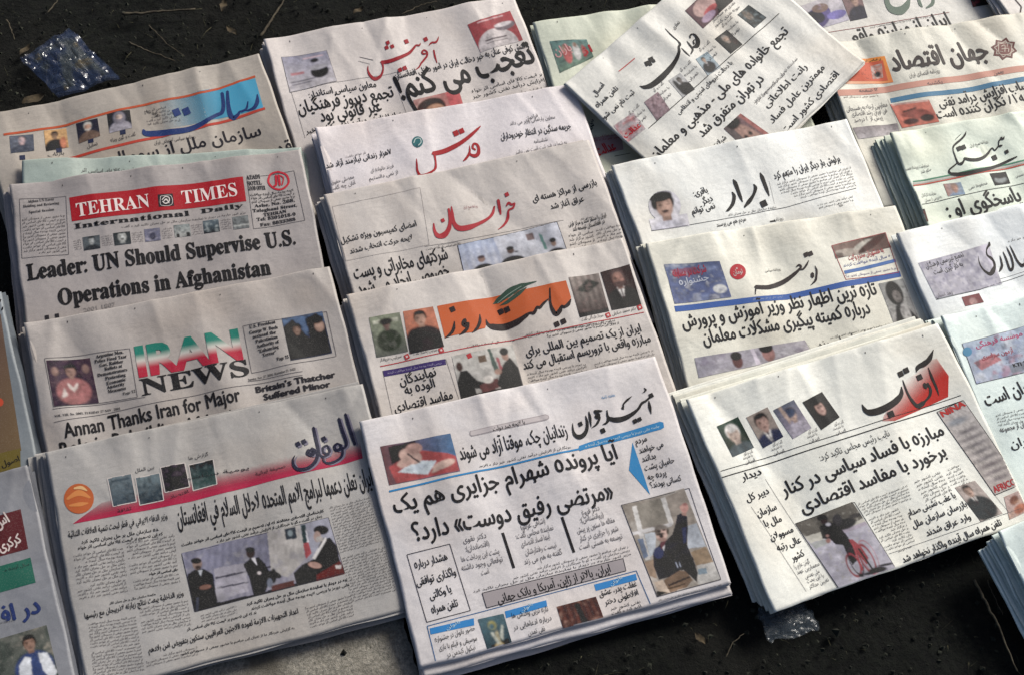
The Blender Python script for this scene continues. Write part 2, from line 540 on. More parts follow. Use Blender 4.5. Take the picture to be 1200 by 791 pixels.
    def quad(self, name, q, col, lvl=0, new=True, col2=None):
        """q: TL,TR,BR,BL; col2: colour of the right edge (or 4 corner colours)"""
        P = [self.L(p) for p in q]
        n = max(1, int(max(np.linalg.norm(P[1] - P[0]), np.linalg.norm(P[2] - P[3])) / .004)); m = max(1, int(np.linalg.norm(P[3] - P[0]) / .004))
        a, b = np.meshgrid(np.linspace(0, 1, n + 1), np.linspace(0, 1, m + 1))
        a = a.ravel()[:, None]; b = b.ravel()[:, None]
        xy = P[0] * (1 - a) * (1 - b) + P[1] * a * (1 - b) + P[2] * a * b + P[3] * (1 - a) * b
        t = []
        for j in range(m):
            for i in range(n):
                k = j * (n + 1) + i
                t += [(k, k + n + 1, k + n + 2), (k, k + n + 2, k + 1)]
        if col2 is None: c = col
        elif isinstance(col2, str): c = srgb(col) * (1 - a) + srgb(col2) * a
        else:
            C = [srgb(x) for x in col2]
            c = C[0] * (1 - a) * (1 - b) + C[1] * a * (1 - b) + C[2] * a * b + C[3] * (1 - a) * b
        self.put(self.nm(name, new), xy, np.array(t), c, lvl, cut=0)

    def line(self, pts, w, col='2a2830', name='rule', new=True, lvl=1):
        k = self.nm(name, new)
        for i in range(len(pts) - 1):
            a, b = self.L(pts[i]), self.L(pts[i + 1])
            d = b - a; l = np.linalg.norm(d)
            if l < 1e-5: continue
            n = np.array([-d[1], d[0]]) / l * (w * .0003 / 2 * self.sc / .2666667)
            m = max(1, int(l / .005)); s = np.linspace(0, 1, m + 1)[:, None]
            xy = np.concatenate([a + d * s + n, a + d * s - n])
            t = []
            for j in range(m): t += [(j, j + m + 1, j + m + 2), (j, j + m + 2, j + 1)]
            self.put(k, xy, np.array(t), col, lvl, dz=.00001 * i, cut=0)

    def box(self, q, w, col='2a2830', name='frame', new=True):
        self.line([q[0], q[1], q[2], q[3], q[0]], w, col, name, new)

    def poly(self, name, pts, col, lvl=0, new=True, colf=None):
        P = np.array([self.L(p) for p in pts])
        from mathutils.geometry import tessellate_polygon
        t = np.array(tessellate_polygon([[Vector((x, y, 0)) for x, y in P]]))
        a, b, c = P[t[0]]
        xy, tt = split_long(P, t, .006)
        f = (xy[tt[:, 1]] - xy[tt[:, 0]]); g = (xy[tt[:, 2]] - xy[tt[:, 0]])
        s = f[:, 0] * g[:, 1] - f[:, 1] * g[:, 0]
        tt[s < 0] = tt[s < 0][:, ::-1]
        cc = col if colf is None else colf(xy)
        self.put(self.nm(name, new), xy, tt, cc, lvl, cut=0)

    def disc(self, c, r, col, name='emblem', lvl=1, new=True, ry=None):
        ry = ry or r
        self.poly(name, [(c[0] + r * math.cos(a), c[1] + ry * math.sin(a)) for a in np.linspace(0, 6.283, 25)[:-1]], col, lvl, new)

    def pen(self, strokes, col, name='masthead', dots=(), lvl=2, new=True):
        """reed-pen lettering: strokes of (x, y, width)"""
        k = self.nm(name, new)
        raw = abs(self.sc - .2666667) > .001; sc = self.sc * .00114 * 1.08
        z = 0
        for st in strokes:
            st = np.array(st, float)
            if not raw: st[:, 2] = 1.15 * st[:, 2] ** 1.35 / 14 ** .35
            P = np.array([self.L(p[:2]) for p in st]); w = st[:, 2] * sc
            Q = []; m = len(P)
            for i in range(m - 1):
                p0 = P[max(i - 1, 0)]; p1 = P[i]; p2 = P[i + 1]; p3 = P[min(i + 2, m - 1)]
                for s in np.linspace(0, 1, 9)[:-1]:
                    x = .5 * ((2 * p1) + (p2 - p0) * s + (2 * p0 - 5 * p1 + 4 * p2 - p3) * s * s + (3 * p1 - p0 - 3 * p2 + p3) * s ** 3)
                    ss = s * s * (3 - 2 * s)
                    Q.append((x[0], x[1], w[i] * (1 - ss) + w[i + 1] * ss))
            Q.append((P[-1][0], P[-1][1], w[-1]))
            Q = np.array(Q); d = np.gradient(Q[:, :2], axis=0); d /= np.linalg.norm(d, axis=1)[:, None] + 1e-9
            nrm = np.column_stack([-d[:, 1], d[:, 0]]) * Q[:, 2:3] / 2
            # slanted reed-pen ends
            n = len(Q)
            xy = np.concatenate([Q[:, :2] + nrm, Q[:, :2] - nrm, [Q[0, :2] - d[0] * Q[0, 2] * .45, Q[-1, :2] + d[-1] * Q[-1, 2] * .45]])
            t = [(2 * n, n, 0), (2 * n + 1, n - 1, 2 * n - 1)]
            for j in range(n - 1): t += [(j, j + n, j + n + 1), (j, j + n + 1, j + 1)]
            self.put(k, xy, np.array(t), col, lvl, dz=z, cut=0); z += .00003
        for (x, y, r) in dots:
            a = R(20)
            P = [(x + r * math.cos(a + q), y + r * math.sin(a + q)) for q in (0, -1.57, -3.14, -4.71)]
            xy = np.array([self.L(p) for p in P])
            self.put(k, xy, np.array([(0, 1, 2), (0, 2, 3)]), col, lvl, dz=z, cut=0); z += .00003

    def body(self, q, rows, col='3a3638', name='body_text', cols=1, h=.72, bold=.0):
        TL, TR, BR, BL = [np.array(p, float) for p in q]
        k = name
        for c in range(cols):
            a0 = c / cols + (.02 if c else 0); a1 = (c + 1) / cols - .015
            for i in range(rows):
                b = (i + .8) / rows
                l = TL + (BL - TL) * b; r = TR + (BR - TR) * b
                p0 = l + (r - l) * a0; p1 = l + (r - l) * a1
                if self.rnd.random() < .12: p0 = p0 + (p1 - p0) * self.rnd.uniform(.1, .5)
                hh = np.linalg.norm(BL - TL) / rows
                ln = np.linalg.norm(p1 - p0)
                s = self.rnd.choice(FILLER)
                m = int(ln / hh * 2.3)
                st = self.rnd.choice((0, 6, 11))
                self.text_raw(s[st:st + max(5, m)], p0, p1, hh * h * 1.35, col, k, bold)

    def text_raw(self, s, p0, p1, h, col, k, bold):
        v, t, x0, x1 = lettering(s, bold, 1)
        if not len(t): return
        a, b = self.L(p0), self.L(p1); d = b - a; ln = np.linalg.norm(d); ex = d / ln; ey = np.array([-ex[1], ex[0]])
        kk = abs(self.L((p0[0], p0[1] - h))[1] - a[1])
        xy = a + np.outer((v[:, 0] - x0) / (x1 - x0) * ln, ex) + np.outer(v[:, 1] * kk, ey)
        self.put(k, xy, t, col, 1, cut=0)

    def photo(self, q, ops, name='photograph', cell=.0011, grain=.06, lvl=1, label=None, mask=None, window=None):
        P = [self.L(p) for p in q]
        w = np.linalg.norm(P[1] - P[0]); hh = np.linalg.norm(P[3] - P[0])
        n = max(6, int(w / cell)); m = max(6, int(hh / cell))
        a, b = np.meshgrid(np.linspace(0, 1, n + 1), np.linspace(0, 1, m + 1))
        A = hh / w
        if window:                                     # ops measured in the same frame as the corners
            W_, H_ = window; Q = [np.array(x, float) for x in q]; a3, b3 = a[..., None], b[..., None]
            xy_ = Q[0] * (1 - a3) * (1 - b3) + Q[1] * a3 * (1 - b3) + Q[2] * a3 * b3 + Q[3] * (1 - a3) * b3
            sc_ = lambda o: (('p', [(x / W_, y / H_) for x, y in o[1]]) + tuple(o[2:]) if o[0] == 'p' else
                             ('e', o[1] / W_, o[2] / H_, o[3] / W_, o[4] / H_) + tuple(o[5:]) if o[0] == 'e' else ('o', o[1] / W_, o[2] / H_, o[3] / W_, o[4] / H_) + tuple(o[5:]) if o[0] == 'o' else o)
            img = paint(np.clip(xy_[..., 0] / W_, 0, 1.2), np.clip(xy_[..., 1] / H_, 0, 1.2), H_ / W_, [sc_(o) for o in ops], self.rnd.randint(0, 9999), grain)
        else:
            img = paint(a, b, A, ops, self.rnd.randint(0, 9999), grain)
        a_, b_ = a.ravel()[:, None], b.ravel()[:, None]
        xy = P[0] * (1 - a_) * (1 - b_) + P[1] * a_ * (1 - b_) + P[2] * a_ * b_ + P[3] * (1 - a_) * b_
        k = np.arange((n + 1) * (m + 1)).reshape(m + 1, n + 1)
        A0, B0, C0, D0 = k[:-1, :-1].ravel(), k[:-1, 1:].ravel(), k[1:, 1:].ravel(), k[1:, :-1].ravel()
        t = np.concatenate([np.stack([A0, D0, C0], 1), np.stack([A0, C0, B0], 1)])
        if mask is not None:
            keep = mask(a, b).ravel()
            t = t[keep[t].all(1)]
        kk = self.nm(name, True)
        self.put(kk, xy, t, img.reshape(-1, 3), lvl, cut=0)
        if label: self.labels = getattr(self, 'labels', {}); self.labels[kk] = label

    def done(self):
        for k, parts in self.items.items():
            V = []; F = []; C = []; o = 0
            for v, t, c in parts:
                V.append(v); F.append(t + o); C.append(c); o += len(v)
            me = bpy.data.meshes.new(k)
            V = np.concatenate(V).astype(np.float32); F = np.concatenate(F).astype(np.int32)
            me.vertices.add(len(V)); me.vertices.foreach_set('co', V.ravel())
            me.loops.add(len(F) * 3); me.loops.foreach_set('vertex_index', F.ravel())
            me.polygons.add(len(F)); me.polygons.foreach_set('loop_start', np.arange(0, len(F) * 3, 3, dtype=np.int32))
            me.update(calc_edges=True)
            me.materials.append(INK_FADE if min(c[:, 3].min() for c in C) < .99 else INK)
            at = me.color_attributes.new('ink', 'FLOAT_COLOR', 'POINT')
            buf = np.concatenate(C).astype(np.float32)
            at.data.foreach_set('color', buf.ravel())
            ob = link(k.split('.')[0], me, self.root)
            if k.split('.')[0] in ('body_text', 'trimming_mark', 'small_print', 'caption', 'rule'): ob['kind'] = 'stuff'
            lb = getattr(self, 'labels', {}).get(k)
            if lb: ob['label'] = lb
        self.items = {}


# ------------------------------------------------------------------ printed pictures
def inside(x, y, pts):
    r = np.zeros(x.shape, bool); n = len(pts)
    for i in range(n):
        x0, y0 = pts[i]; x1, y1 = pts[(i + 1) % n]
        if y0 == y1: continue
        c = ((y0 > y) != (y1 > y)) & (x < (x1 - x0) * (y - y0) / (y1 - y0) + x0)
        r ^= c
    return r


def vnoise(a, b, sx, sy, seed):
    g = np.random.RandomState(seed % 99991).rand(int(sy * 1.25) + 4, int(sx * 1.25) + 4)
    x = a * sx; y = b * sy; i = x.astype(int); j = y.astype(int); fx = x - i; fy = y - j
    fx = fx * fx * (3 - 2 * fx); fy = fy * fy * (3 - 2 * fy)
    return (g[j, i] * (1 - fx) + g[j, i + 1] * fx) * (1 - fy) + (g[j + 1, i] * (1 - fx) + g[j + 1, i + 1] * fx) * fy


def paint(a, b, A, ops, seed, grain):
    """a small picture computed point by point; x and y run 0..1"""
    img = np.zeros(a.shape + (3,)) + .3
    a = np.maximum(a, 0); b = np.maximum(b, 0)
    tone = sum(vnoise(a * .83, b * .83, f, f * A + 1, seed + 31 * f) / q for f, q in ((7, 1), (15, 1.4), (31, 2))) / 2.21
    tone = (.62 + tone * .8)[..., None]
    def lay(m, c):
        m = m[..., None]; img[:] = img * (1 - m) + np.asarray(c) * tone * m
    px = 1.2 / a.shape[1]
    for op in ops:
        k = op[0]
        if k == 'bg': img[:] = srgb(op[1])
        elif k == 'gy': img[:] = srgb(op[1]) * (1 - b[..., None]) + srgb(op[2]) * b[..., None]
        elif k == 'gx': img[:] = srgb(op[1]) * (1 - a[..., None]) + srgb(op[2]) * a[..., None]
        elif k == 'e':                                      # ellipse cx cy rx ry colour [rotation]
            _, cx, cy, rx, ry, c = op[:6]; ro = R(op[6]) if len(op) > 6 else 0
            X = a - cx; Y = (b - cy) * A
            x = X * math.cos(ro) + Y * math.sin(ro); y = -X * math.sin(ro) + Y * math.cos(ro)
            d = np.sqrt((x / rx) ** 2 + (y / (ry * A)) ** 2)
            lay(np.clip((1 - d) * min(rx, ry) / px + .5, 0, 1), srgb(c))
        elif k == 'o':                                      # thin ring
            _, cx, cy, rx, ry, c = op[:6]; ro = R(op[6]); wd = op[7]
            X = a - cx; Y = (b - cy) * A
            x = X * math.cos(ro) + Y * math.sin(ro); y = -X * math.sin(ro) + Y * math.cos(ro)
            d = np.sqrt((x / rx) ** 2 + (y / (ry * A)) ** 2); lay(np.clip(1.3 - abs(d - 1) / wd, 0, 1), srgb(c))
        elif k == 'p': lay(inside(a, b, op[1]).astype(float), srgb(op[2]))
        elif k == 'r': lay(((a >= op[1]) & (a <= op[3]) & (b >= op[2]) & (b <= op[4])).astype(float), srgb(op[5]))
        elif k == 's':                                      # soft blotches: colour, scale, threshold
            k_ = op[2]; q = sum(vnoise(a, b, k_ * f, k_ * f * A + 1, seed + int(k_ * 7) + f) / f ** .7 for f in (1, 2, 4)) / 1.995
            m = np.clip((q - op[3] * .55 - .225) * 6, 0, 1) * .6; lay(m, srgb(op[1]))
        elif k == 'v':                                      # vertical folds of a curtain
            m = (np.sin(a * op[2] + 2 * vnoise(a, b, 5, 2, seed)) * .5 + .5) * op[3]; lay(m, srgb(op[1]))
        elif k == 'man':                                    # head and shoulders: cx, top of head, half-width of head, skin, hair, coat, opts
            _, cx, cy, s, skin, hair, coat = op[:7]; o = op[7] if len(op) > 7 else ''
            sy = s / A
            hw = s * (3.2 if 'w' not in o else 2.6)
            lay(np.clip((1 - np.sqrt(((a - cx) / hw) ** 2 + ((b - cy - sy * 5.4) / (sy * 3.0)) ** 2)) * 8, 0, 1), srgb(coat))
            if 't' in o:
                lay(inside(a, b, [(cx - s * .55, cy + sy * 2.5), (cx + s * .55, cy + sy * 2.5), (cx, cy + sy * 4.6)]).astype(float), srgb('c9c4bd'))
                lay(inside(a, b, [(cx - s * .12, cy + sy * 2.7), (cx + s * .12, cy + sy * 2.7), (cx + s * .1, cy + sy * 4.4), (cx - s * .1, cy + sy * 4.4)]).astype(float), srgb('3a2630'))
            lay(((abs(a - cx) < s * .45) & (b > cy + sy * 1.8) & (b < cy + sy * 2.8)).astype(float), srgb(skin) * .75)
            if 'c' in o: lay(np.clip((1 - np.sqrt(((a - cx) / (s * 1.7)) ** 2 + ((b - cy - sy * 1.5) / (sy * 2.2)) ** 2)) * 8, 0, 1), srgb(hair))
            lay(np.clip((1 - np.sqrt(((a - cx) / (s * 1.12)) ** 2 + ((b - cy - sy * .95) / (sy * 1.2)) ** 2)) * 8, 0, 1), srgb(hair))
            fy = cy + sy * 1.35
            lay(np.clip((1 - np.sqrt(((a - cx) / (s * .9)) ** 2 + ((b - fy) / (sy * 1.2)) ** 2)) * 8, 0, 1), srgb(skin))
            # shaded cheek, eyes, nose, mouth as printed
            lay(np.clip((1 - np.sqrt(((a - cx + s * .6) / (s * .38)) ** 2 + ((b - fy) / (sy * 1.0)) ** 2)) * 2, 0, .5), srgb(skin) * .45)
            if 'b' not in o: lay(np.clip((1 - np.sqrt(((a - cx) / (s * .95)) ** 2 + ((b - cy - sy * .22) / (sy * .42)) ** 2)) * 5, 0, 1), srgb(hair))
            for q in (-1, 1):
                lay(np.clip((1 - np.sqrt(((a - cx - q * s * .38) / (s * .26)) ** 2 + ((b - fy + sy * .18) / (sy * .12)) ** 2)) * 3, 0, .7), srgb('2c1c18'))
                lay(np.clip((1 - np.sqrt(((a - cx - q * s * .38) / (s * .32)) ** 2 + ((b - fy + sy * .42) / (sy * .07)) ** 2)) * 3, 0, .5), srgb(hair) * .7)
            lay(np.clip((1 - np.sqrt(((a - cx - s * .3) / (s * .4)) ** 2 + ((b - fy - sy * .05) / (sy * .6)) ** 2)) * 1.2, 0, .35), np.minimum(srgb(skin) * 1.6, .8))
            lay(np.clip((1 - np.sqrt(((a - cx - s * .1) / (s * .14)) ** 2 + ((b - fy - sy * .25) / (sy * .28)) ** 2)) * 3, 0, .4), srgb(skin) * .5)
            lay(np.clip((1 - np.sqrt(((a - cx) / (s * .34)) ** 2 + ((b - fy - sy * .62) / (sy * .09)) ** 2)) * 3, 0, .8), srgb('4a1c1c'))
            if 'm' in o: lay(np.clip((1 - np.sqrt(((a - cx) / (s * .42)) ** 2 + ((b - fy - sy * .46) / (sy * .12)) ** 2)) * 4, 0, 1), srgb(hair))
            if 'd' in o:
                d1 = np.sqrt(((a - cx) / (s * .9)) ** 2 + ((b - fy) / (sy * 1.25)) ** 2)
                mm = (d1 < 1.02) & (b > fy + sy * .35) & ~(np.sqrt(((a - cx) / (s * .4)) ** 2 + ((b - fy - sy * .3) / (sy * .3)) ** 2) < 1)
                lay(mm * .85, srgb(hair))
    for _ in range(2 if 24 < a.shape[1] < 70 else 1):           # coarse screen printing: no hard outlines
        pd = np.pad(img, ((1, 1), (1, 1), (0, 0)), 'edge')
        img = (pd[:-2, 1:-1] + pd[2:, 1:-1] + pd[1:-1, :-2] + pd[1:-1, 2:] + 2 * img) / 6
    lum = img.mean(-1, keepdims=True); img = lum + (img - lum) * .62; img = np.clip(.25 + (img - .25) * 1.12, 0, 1)
    g = np.random.RandomState(seed)
    f = 1 + (vnoise(a, b, 6, 6 * A + 1, seed + 9)[...] - .5) * .25 + (vnoise(a, b, a.shape[1] / 3, a.shape[0] / 3, seed + 5) - .5) * grain * 5 + (g.rand(*a.shape) - .5) * grain * 3
    img = img * f[..., None]
    # newspaper ink never reaches full black or full white
    img = img * (1 + (vnoise(a, b, 14, 14 * A + 1, seed + 19)[..., None] - .5) * .35)
    return np.clip(img * .78 + .008, 0, 1)

# ------------------------------------------------------------------ the newspapers
X_ = (0, 300, 600, 880); Y_ = (0, 190, 380, 580)
def fade(pg, a, b, col, pw=1.0):
    """ink running from bare paper at a to full strength at b"""
    A, B = pg.L(a), pg.L(b); d = B - A; c = srgb(col) * .85
    return lambda xy: np.column_stack([np.broadcast_to(c, (len(xy), 3)), np.clip((xy - A) @ d / (d @ d), 0, 1) ** pw * .97])
def Z(r, c): return (X_[c - 1], Y_[r - 1])
PX = lambda pts: [((x - 0) / .2666667, (y - 0) / .2666667) for x, y in pts]      # plain measured points when off = (0,0)
def px(*pts): return PX(pts) if len(pts) > 1 else PX(pts)[0]
NAVY = '1c2c5c'; RED = 'a8202a'; BLK = '0c0b0f'; GRY = '4c484c'; CYAN = '2878ac'

# ---- far left column ------------------------------------------------
p = Page('newspaper with the blue and cyan nameplate', 'newspaper in the top left corner with a blue Persian nameplate on cyan and orange rules', (-22, 141), (307, 66),
         W=.405, paper='91877f', seed=11, spread=(-.008, -.004), creases=[(.36, .02, .2, 1, .002, .01, .1)])
p.off = Z(1, 1)
p.poly('colour_band', [(700, 455), (1122, 352), (1158, 484), (720, 580)], '3f8aa6', colf=fade(p, (690, 520), (1000, 440), '3c86a4'))
p.line([(20, 603), (300, 548), (570, 482), (700, 455), (900, 415), (1122, 343)], 12, 'a84a2c', 'rule')
p.line([(270, 703), (560, 640), (830, 580), (1000, 535), (1165, 486)], 14, 'a83a2c', 'rule')
p.win(160, 90, .133333)
p.pen([[(63, 485, 20), (90, 515, 56), (200, 512, 62), (330, 500, 58), (460, 475, 54), (580, 425, 46), (660, 375, 34), (710, 345, 34), (752, 322, 36), (765, 260, 34), (753, 155, 30)],
       [(800, 140, 24), (805, 240, 34), (820, 330, 44), (850, 370, 48), (890, 345, 30), (906, 318, 16), (930, 315, 24), (968, 292, 20), (980, 235, 10)],
       [(1063, 175, 12), (1062, 240, 36), (1040, 285, 34), (1000, 305, 22), (955, 312, 8)]], '142c60', dots=[(355, 330, 44), (440, 318, 44)])
p.win(); p.off = Z(1, 1)
for q, o, l in (([(45, 608), (148, 595), (152, 668), (52, 684)], [('bg', '4a5060'), ('man', .5, .05, .17, 'a88', '44484f', '3a4050', 'b'), ('s', '606878', 8, .6)], 0),
                ([(193, 577), (290, 562), (301, 645), (203, 668)], [('bg', 'c08c3c'), ('man', .45, .1, .16, '7a5a40', '1c1a20', '22242e'), ('e', .8, .7, .14, .3, 'b8602c')], 0),
                ([(335, 547), (430, 528), (442, 605), (347, 632)], [('bg', '1f2a3c'), ('man', .5, .1, .18, 'a8785c', 'b8b0a4', '6a5040', 'd')], 0),
                ([(472, 506), (572, 492), (583, 572), (483, 594)], [('bg', '1c2434'), ('man', .5, .1, .17, 'b09484', '6a6470', '8a8490', 'cd')], 0)):
    p.photo(q, [(x[0],) + tuple('aa8888' if y == 'a88' else y for y in x[1:]) for x in o])
for x, y in ((100, 700), (258, 660), (399, 622), (541, 590)):
    p.quad('rule', [(x - 12, y - 8), (x + 12, y - 11), (x + 14, y + 9), (x - 10, y + 12)], '1c2440', 1)
p.lines([('بازتاب', (212, 692), (282, 678)), ('تحلیل', (385, 655), (432, 643)), ('گفت و گوی ویژه', (490, 632), (600, 606)), ('روزنامه صبح', (640, 500), (700, 520)), ('روزنامه سیاسی اجتماعی ایران', (680, 643), (860, 612))], 22, name='small_print')
p.body([(632, 490), (720, 475), (800, 540), (650, 560)], 5, name='small_print')
p.text('سازمان ملل از سومالی', (470, 738), (1150, 600), 76)
p.text('قدرت', (1120, 712), (1290, 668), 76)
p.done()

p = Page('plain pale green newspaper', 'plain pale greenish fold of a newspaper peeking above the English paper with red nameplate', (27, 192), (345, 177),
         W=.385, paper='8c938c', seed=12, n=3, spread=(.006, 0))
p.off = Z(1, 1)
p.body([(360, 742), (700, 742), (740, 790), (360, 790)], 2)
p.done()

p = Page('English newspaper with the red nameplate', 'English newspaper with white serif letters on a red nameplate and headline about supervising operations', (12, 221), (350, 178),
         W=.402, paper='8b8280', seed=13, n=4, spread=(-.014, -.004), lifts=[(0, 0, .004, .06)])
p.off = Z(2, 1)
p.box([(88, 170), (292, 158), (304, 412), (98, 426)], 2, GRY)
p.lines([('Afghan UN Envoy', (125, 186), (240, 172)), ('Holding and Reviewing', (105, 207), (262, 190)), ('Special Session', (130, 232), (240, 218))], 17, lat='serif', name='small_headline')
p.body([(98, 250), (290, 232), (298, 400), (106, 418)], 11)
p.quad('nameplate', [(307, 165), (1068, 73), (1083, 181), (318, 268)], '960e1c')
p.text('TEHRAN', (342, 249), (662, 206), 84, 'd8c8c4', .004, 'masthead', 'serif', lvl=3)
p.text('TIMES', (805, 190), (1046, 156), 84, 'd8c8c4', .004, 'masthead', 'serif', lvl=3)
p.quad('emblem', [(695, 155), (760, 147), (767, 200), (700, 208)], '16161c', 1)
p.pen([[(708, 162, 3), (752, 157, 3), (756, 195, 3), (710, 200, 3), (708, 162, 3)], [(714, 178, 4), (728, 163, 5), (744, 166, 5), (745, 182, 5), (730, 192, 6), (716, 184, 4)], [(720, 186, 4), (732, 174, 7), (745, 190, 4)]], 'c9c0bc', 'emblem', new=False, lvl=3)
p.text('International', (330, 301), (834, 240), 32, BLK, .02, 'subtitle', 'serif')
p.text('Daily', (884, 231), (1070, 208), 28, BLK, .02, 'subtitle', 'serif')
p.body([(335, 312), (1090, 222), (1092, 236), (337, 326)], 1)
PICS = [[('bg', '4a5258'), ('man', .5, .05, .2, '8c9090', '1c2228', '30343a')], [('bg', '30363a'), ('man', .5, -.1, .3, '9a9c98', '24282c', '3a4044', 'm')], [('bg', '5a5a74'), ('s', '8a8494', 6, .5), ('e', .5, .6, .2, .3, '3c3c50')],
        [('gy', '7a8484', '8c8c88'), ('s', '40484a', 6, .5), ('r', .1, .75, .3, 1, '1c1e22'), ('r', .7, .7, .95, 1, '1c1e22')], [('gy', '50606a', '20282e'), ('s', '8a9494', 5, .6)], [('bg', '6a6f70'), ('s', '16181c', 7, .45), ('r', 0, .7, 1, .8, '9a9c98')]]
for i, q in enumerate(([(365, 338), (440, 329), (444, 386), (372, 396)], [(500, 323), (573, 314), (580, 368), (507, 377)], [(635, 304), (703, 296), (709, 350), (641, 359)], [(764, 285), (833, 276), (842, 329), (771, 338)], [(892, 265), (960, 256), (968, 311), (898, 320)], [(1021, 250), (1090, 241), (1097, 295), (1028, 305)])):
    p.photo(q, PICS[i], cell=.0009)
    x0, y0 = q[1]
    if i < 5: p.body([(x0 + 6, y0 + 3), (x0 + 54, y0 - 3), (x0 + 60, y0 + 45), (x0 + 13, y0 + 50)], 5)
p.body([(322, 350), (358, 345), (362, 390), (328, 395)], 5)
p.text('Leader: UN Should Supervise U.S.', (124, 523), (1300, 365), 100, BLK, .03, 'headline', 'serif')
p.text('Operations in Afghanistan', (262, 631), (1192, 496), 100, BLK, .03, 'headline', 'serif')
p.text('2001 1807', (370, 662), (510, 636), 26, '8a8482', .01, 'small_print')
p.lines([('ll', (200, 697), (262, 687))], 30, name='small_print')
p.box([(1085, 75), (1292, 42), (1340, 262), (1115, 300)], 2, GRY)
p.lines([('AZADI', (1085, 86), (1145, 76)), ('HOTEL', (1088, 112), (1152, 102)), ('GOOD OFFER', (1092, 134), (1168, 124))], 26, bold=.02, lat='serif', name='small_headline')
p.pen([[(1222, 45, 9), (1258, 60, 9), (1268, 95, 9), (1240, 122, 9), (1205, 118, 9), (1180, 90, 9), (1190, 55, 9), (1222, 45, 9)], [(1212, 62, 10), (1214, 100, 10), (1204, 108, 8)], [(1224, 60, 10), (1230, 105, 10)], [(1230, 62, 6), (1246, 74, 6), (1240, 104, 6)]], 'b02030', 'advertisement_logo')
p.body([(1098, 145), (1290, 120), (1302, 160), (1108, 190)], 3, bold=.02)
p.lines([('Ashe, No. 268,', (1120, 206), (1296, 178)), ('Taleghani Street,', (1112, 228), (1306, 200)), ('TEHRAN', (1160, 243), (1260, 226)), ('Tel: 8301018-9', (1130, 265), (1300, 240)), ('Fax: 8833388', (1145, 288), (1300, 262))], 20, bold=.02, lat='serif', name='small_print')
p.done()

p = Page('English newspaper with green white and red letters', 'English newspaper with nameplate letters shaded green, white and red above a serif line', (30, 384), (385, 316),
         W=.403, paper='908783', seed=14, n=5, spread=(-.012, -.003), lifts=[(0, 0, .006, .05)], creases=[(.12, .01, .05, 1, .0022, .02, .07)])
p.off = Z(3, 1)
p.box([(200, 158), (572, 112), (606, 324), (240, 370)], 2, GRY)
p.photo([(208, 167), (396, 150), (435, 344), (243, 367)], [('bg', '3c2a3c'), ('s', '5a4048', 7, .5), ('s', '2a1c2c', 9, .55), ('man', .5, .12, .13, '8a6456', '1c141c', '8a4a4a'), ('p', [(.38, .5), (.5, .62), (.62, .5), (.6, .62), (.5, .72), (.4, .62)], 'b8a8a0'),
        ('p', [(.2, .85), (.3, .6), (.35, .8)], 'a89a94'), ('e', .15, .25, .08, .1, '7a5a50'), ('e', .85, .22, .08, .1, '7a5a50')], label='dark team photograph of a player in a pink and white shirt')
p.lines([('Argentine Men,', (425, 153), (545, 133)), ('Police Fired Tear', (418, 174), (560, 152)), ('Gas, Rubber', (440, 190), (545, 174)), ('Bullets at', (462, 206), (540, 193)), ('Demonstrators', (430, 232), (562, 210)), ('Protesting', (465, 247), (555, 232)), ('Economic', (470, 268), (556, 252)), ('Austerity', (472, 285), (550, 271)), ('Measures', (476, 303), (556, 290))], 21, lat='serif', name='small_headline', bold=.015)
p.lines([('Page 12', (542, 314), (598, 303))], 17, lat='serif', name='small_headline')


def flag(pg):
    t = np.array([0, 0, 0.])
    # letters coloured from green through white to red, as printed
    v, tr, x0, x1 = lettering('IRAN', .045, 3)
    a = pg.L((612, 233)); b = pg.L((1070, 148)); top = pg.L((595, 108)); k = (top - a)[1] / .73; sh = (top - a)[0] * 0 
    d = b - a; ln = np.linalg.norm(d); ex = d / ln; ey = np.array([-ex[1], ex[0]])
    xx = (v[:, 0] - x0) / (x1 - x0) * ln
    xy = a + np.outer(xx, ex) + np.outer(v[:, 1] * k * 1.05, ey)
    P, T = split_long(np.column_stack([xx, v[:, 1]]), tr, .05)
    # keep colours by height
    P2, T2 = split_long(xy, tr, .0035)
    rel = ((P2 - a) @ ey) / (k * 1.05) / .73
    c = np.zeros((len(P2), 3)); g, w, r = srgb('0e5c50'), srgb('9c9a94'), srgb('86142a')
    for i, q in enumerate(rel):
        q = min(1, max(0, q))
        c[i] = g if q > .72 else (w + (g - w) * (q - .5) / .22 if q > .5 else (r + (w - r) * max(0, (q - .25)) / .25))
    pg.put('masthead', P2, T2, c, 2, cut=0)


flag(p)
p.text('NEWS', (628, 319), (1098, 224), 108, BLK, .012, 'masthead', 'serif')
p.line([(240, 437), (1090, 268), (1330, 228)], 2, GRY)
p.lines([('VOL. VIII, No. 2001, TUESDAY 27 NOV., 2001', (245, 416), (530, 375))], 15, lat='serif', name='small_print')
p.line([(236, 380), (640, 325)], 2, GRY); p.line([(1090, 252), (1330, 212)], 2, GRY)
p.box([(1068, 12), (1435, -50), (1478, 142), (1106, 214)], 2, GRY)
p.photo([(1238, -20), (1416, -52), (1460, 128), (1278, 166)], [('gy', '3c5c84', '2c3c5c'), ('p', [(0, .2), (.25, .05), (.5, .5), (.6, 1), (0, 1)], '14161e'), ('man', .3, .18, .11, '7a5c4c', '14141a', '14161e'), ('p', [(.55, .1), (.85, 0), (1, .3), (1, 1), (.6, 1)], '1a1c26'), ('e', .85, .32, .12, .14, '94705c'), ('e', .82, .16, .16, .1, '241c1c'), ('s', '10121a', 5, .6)])
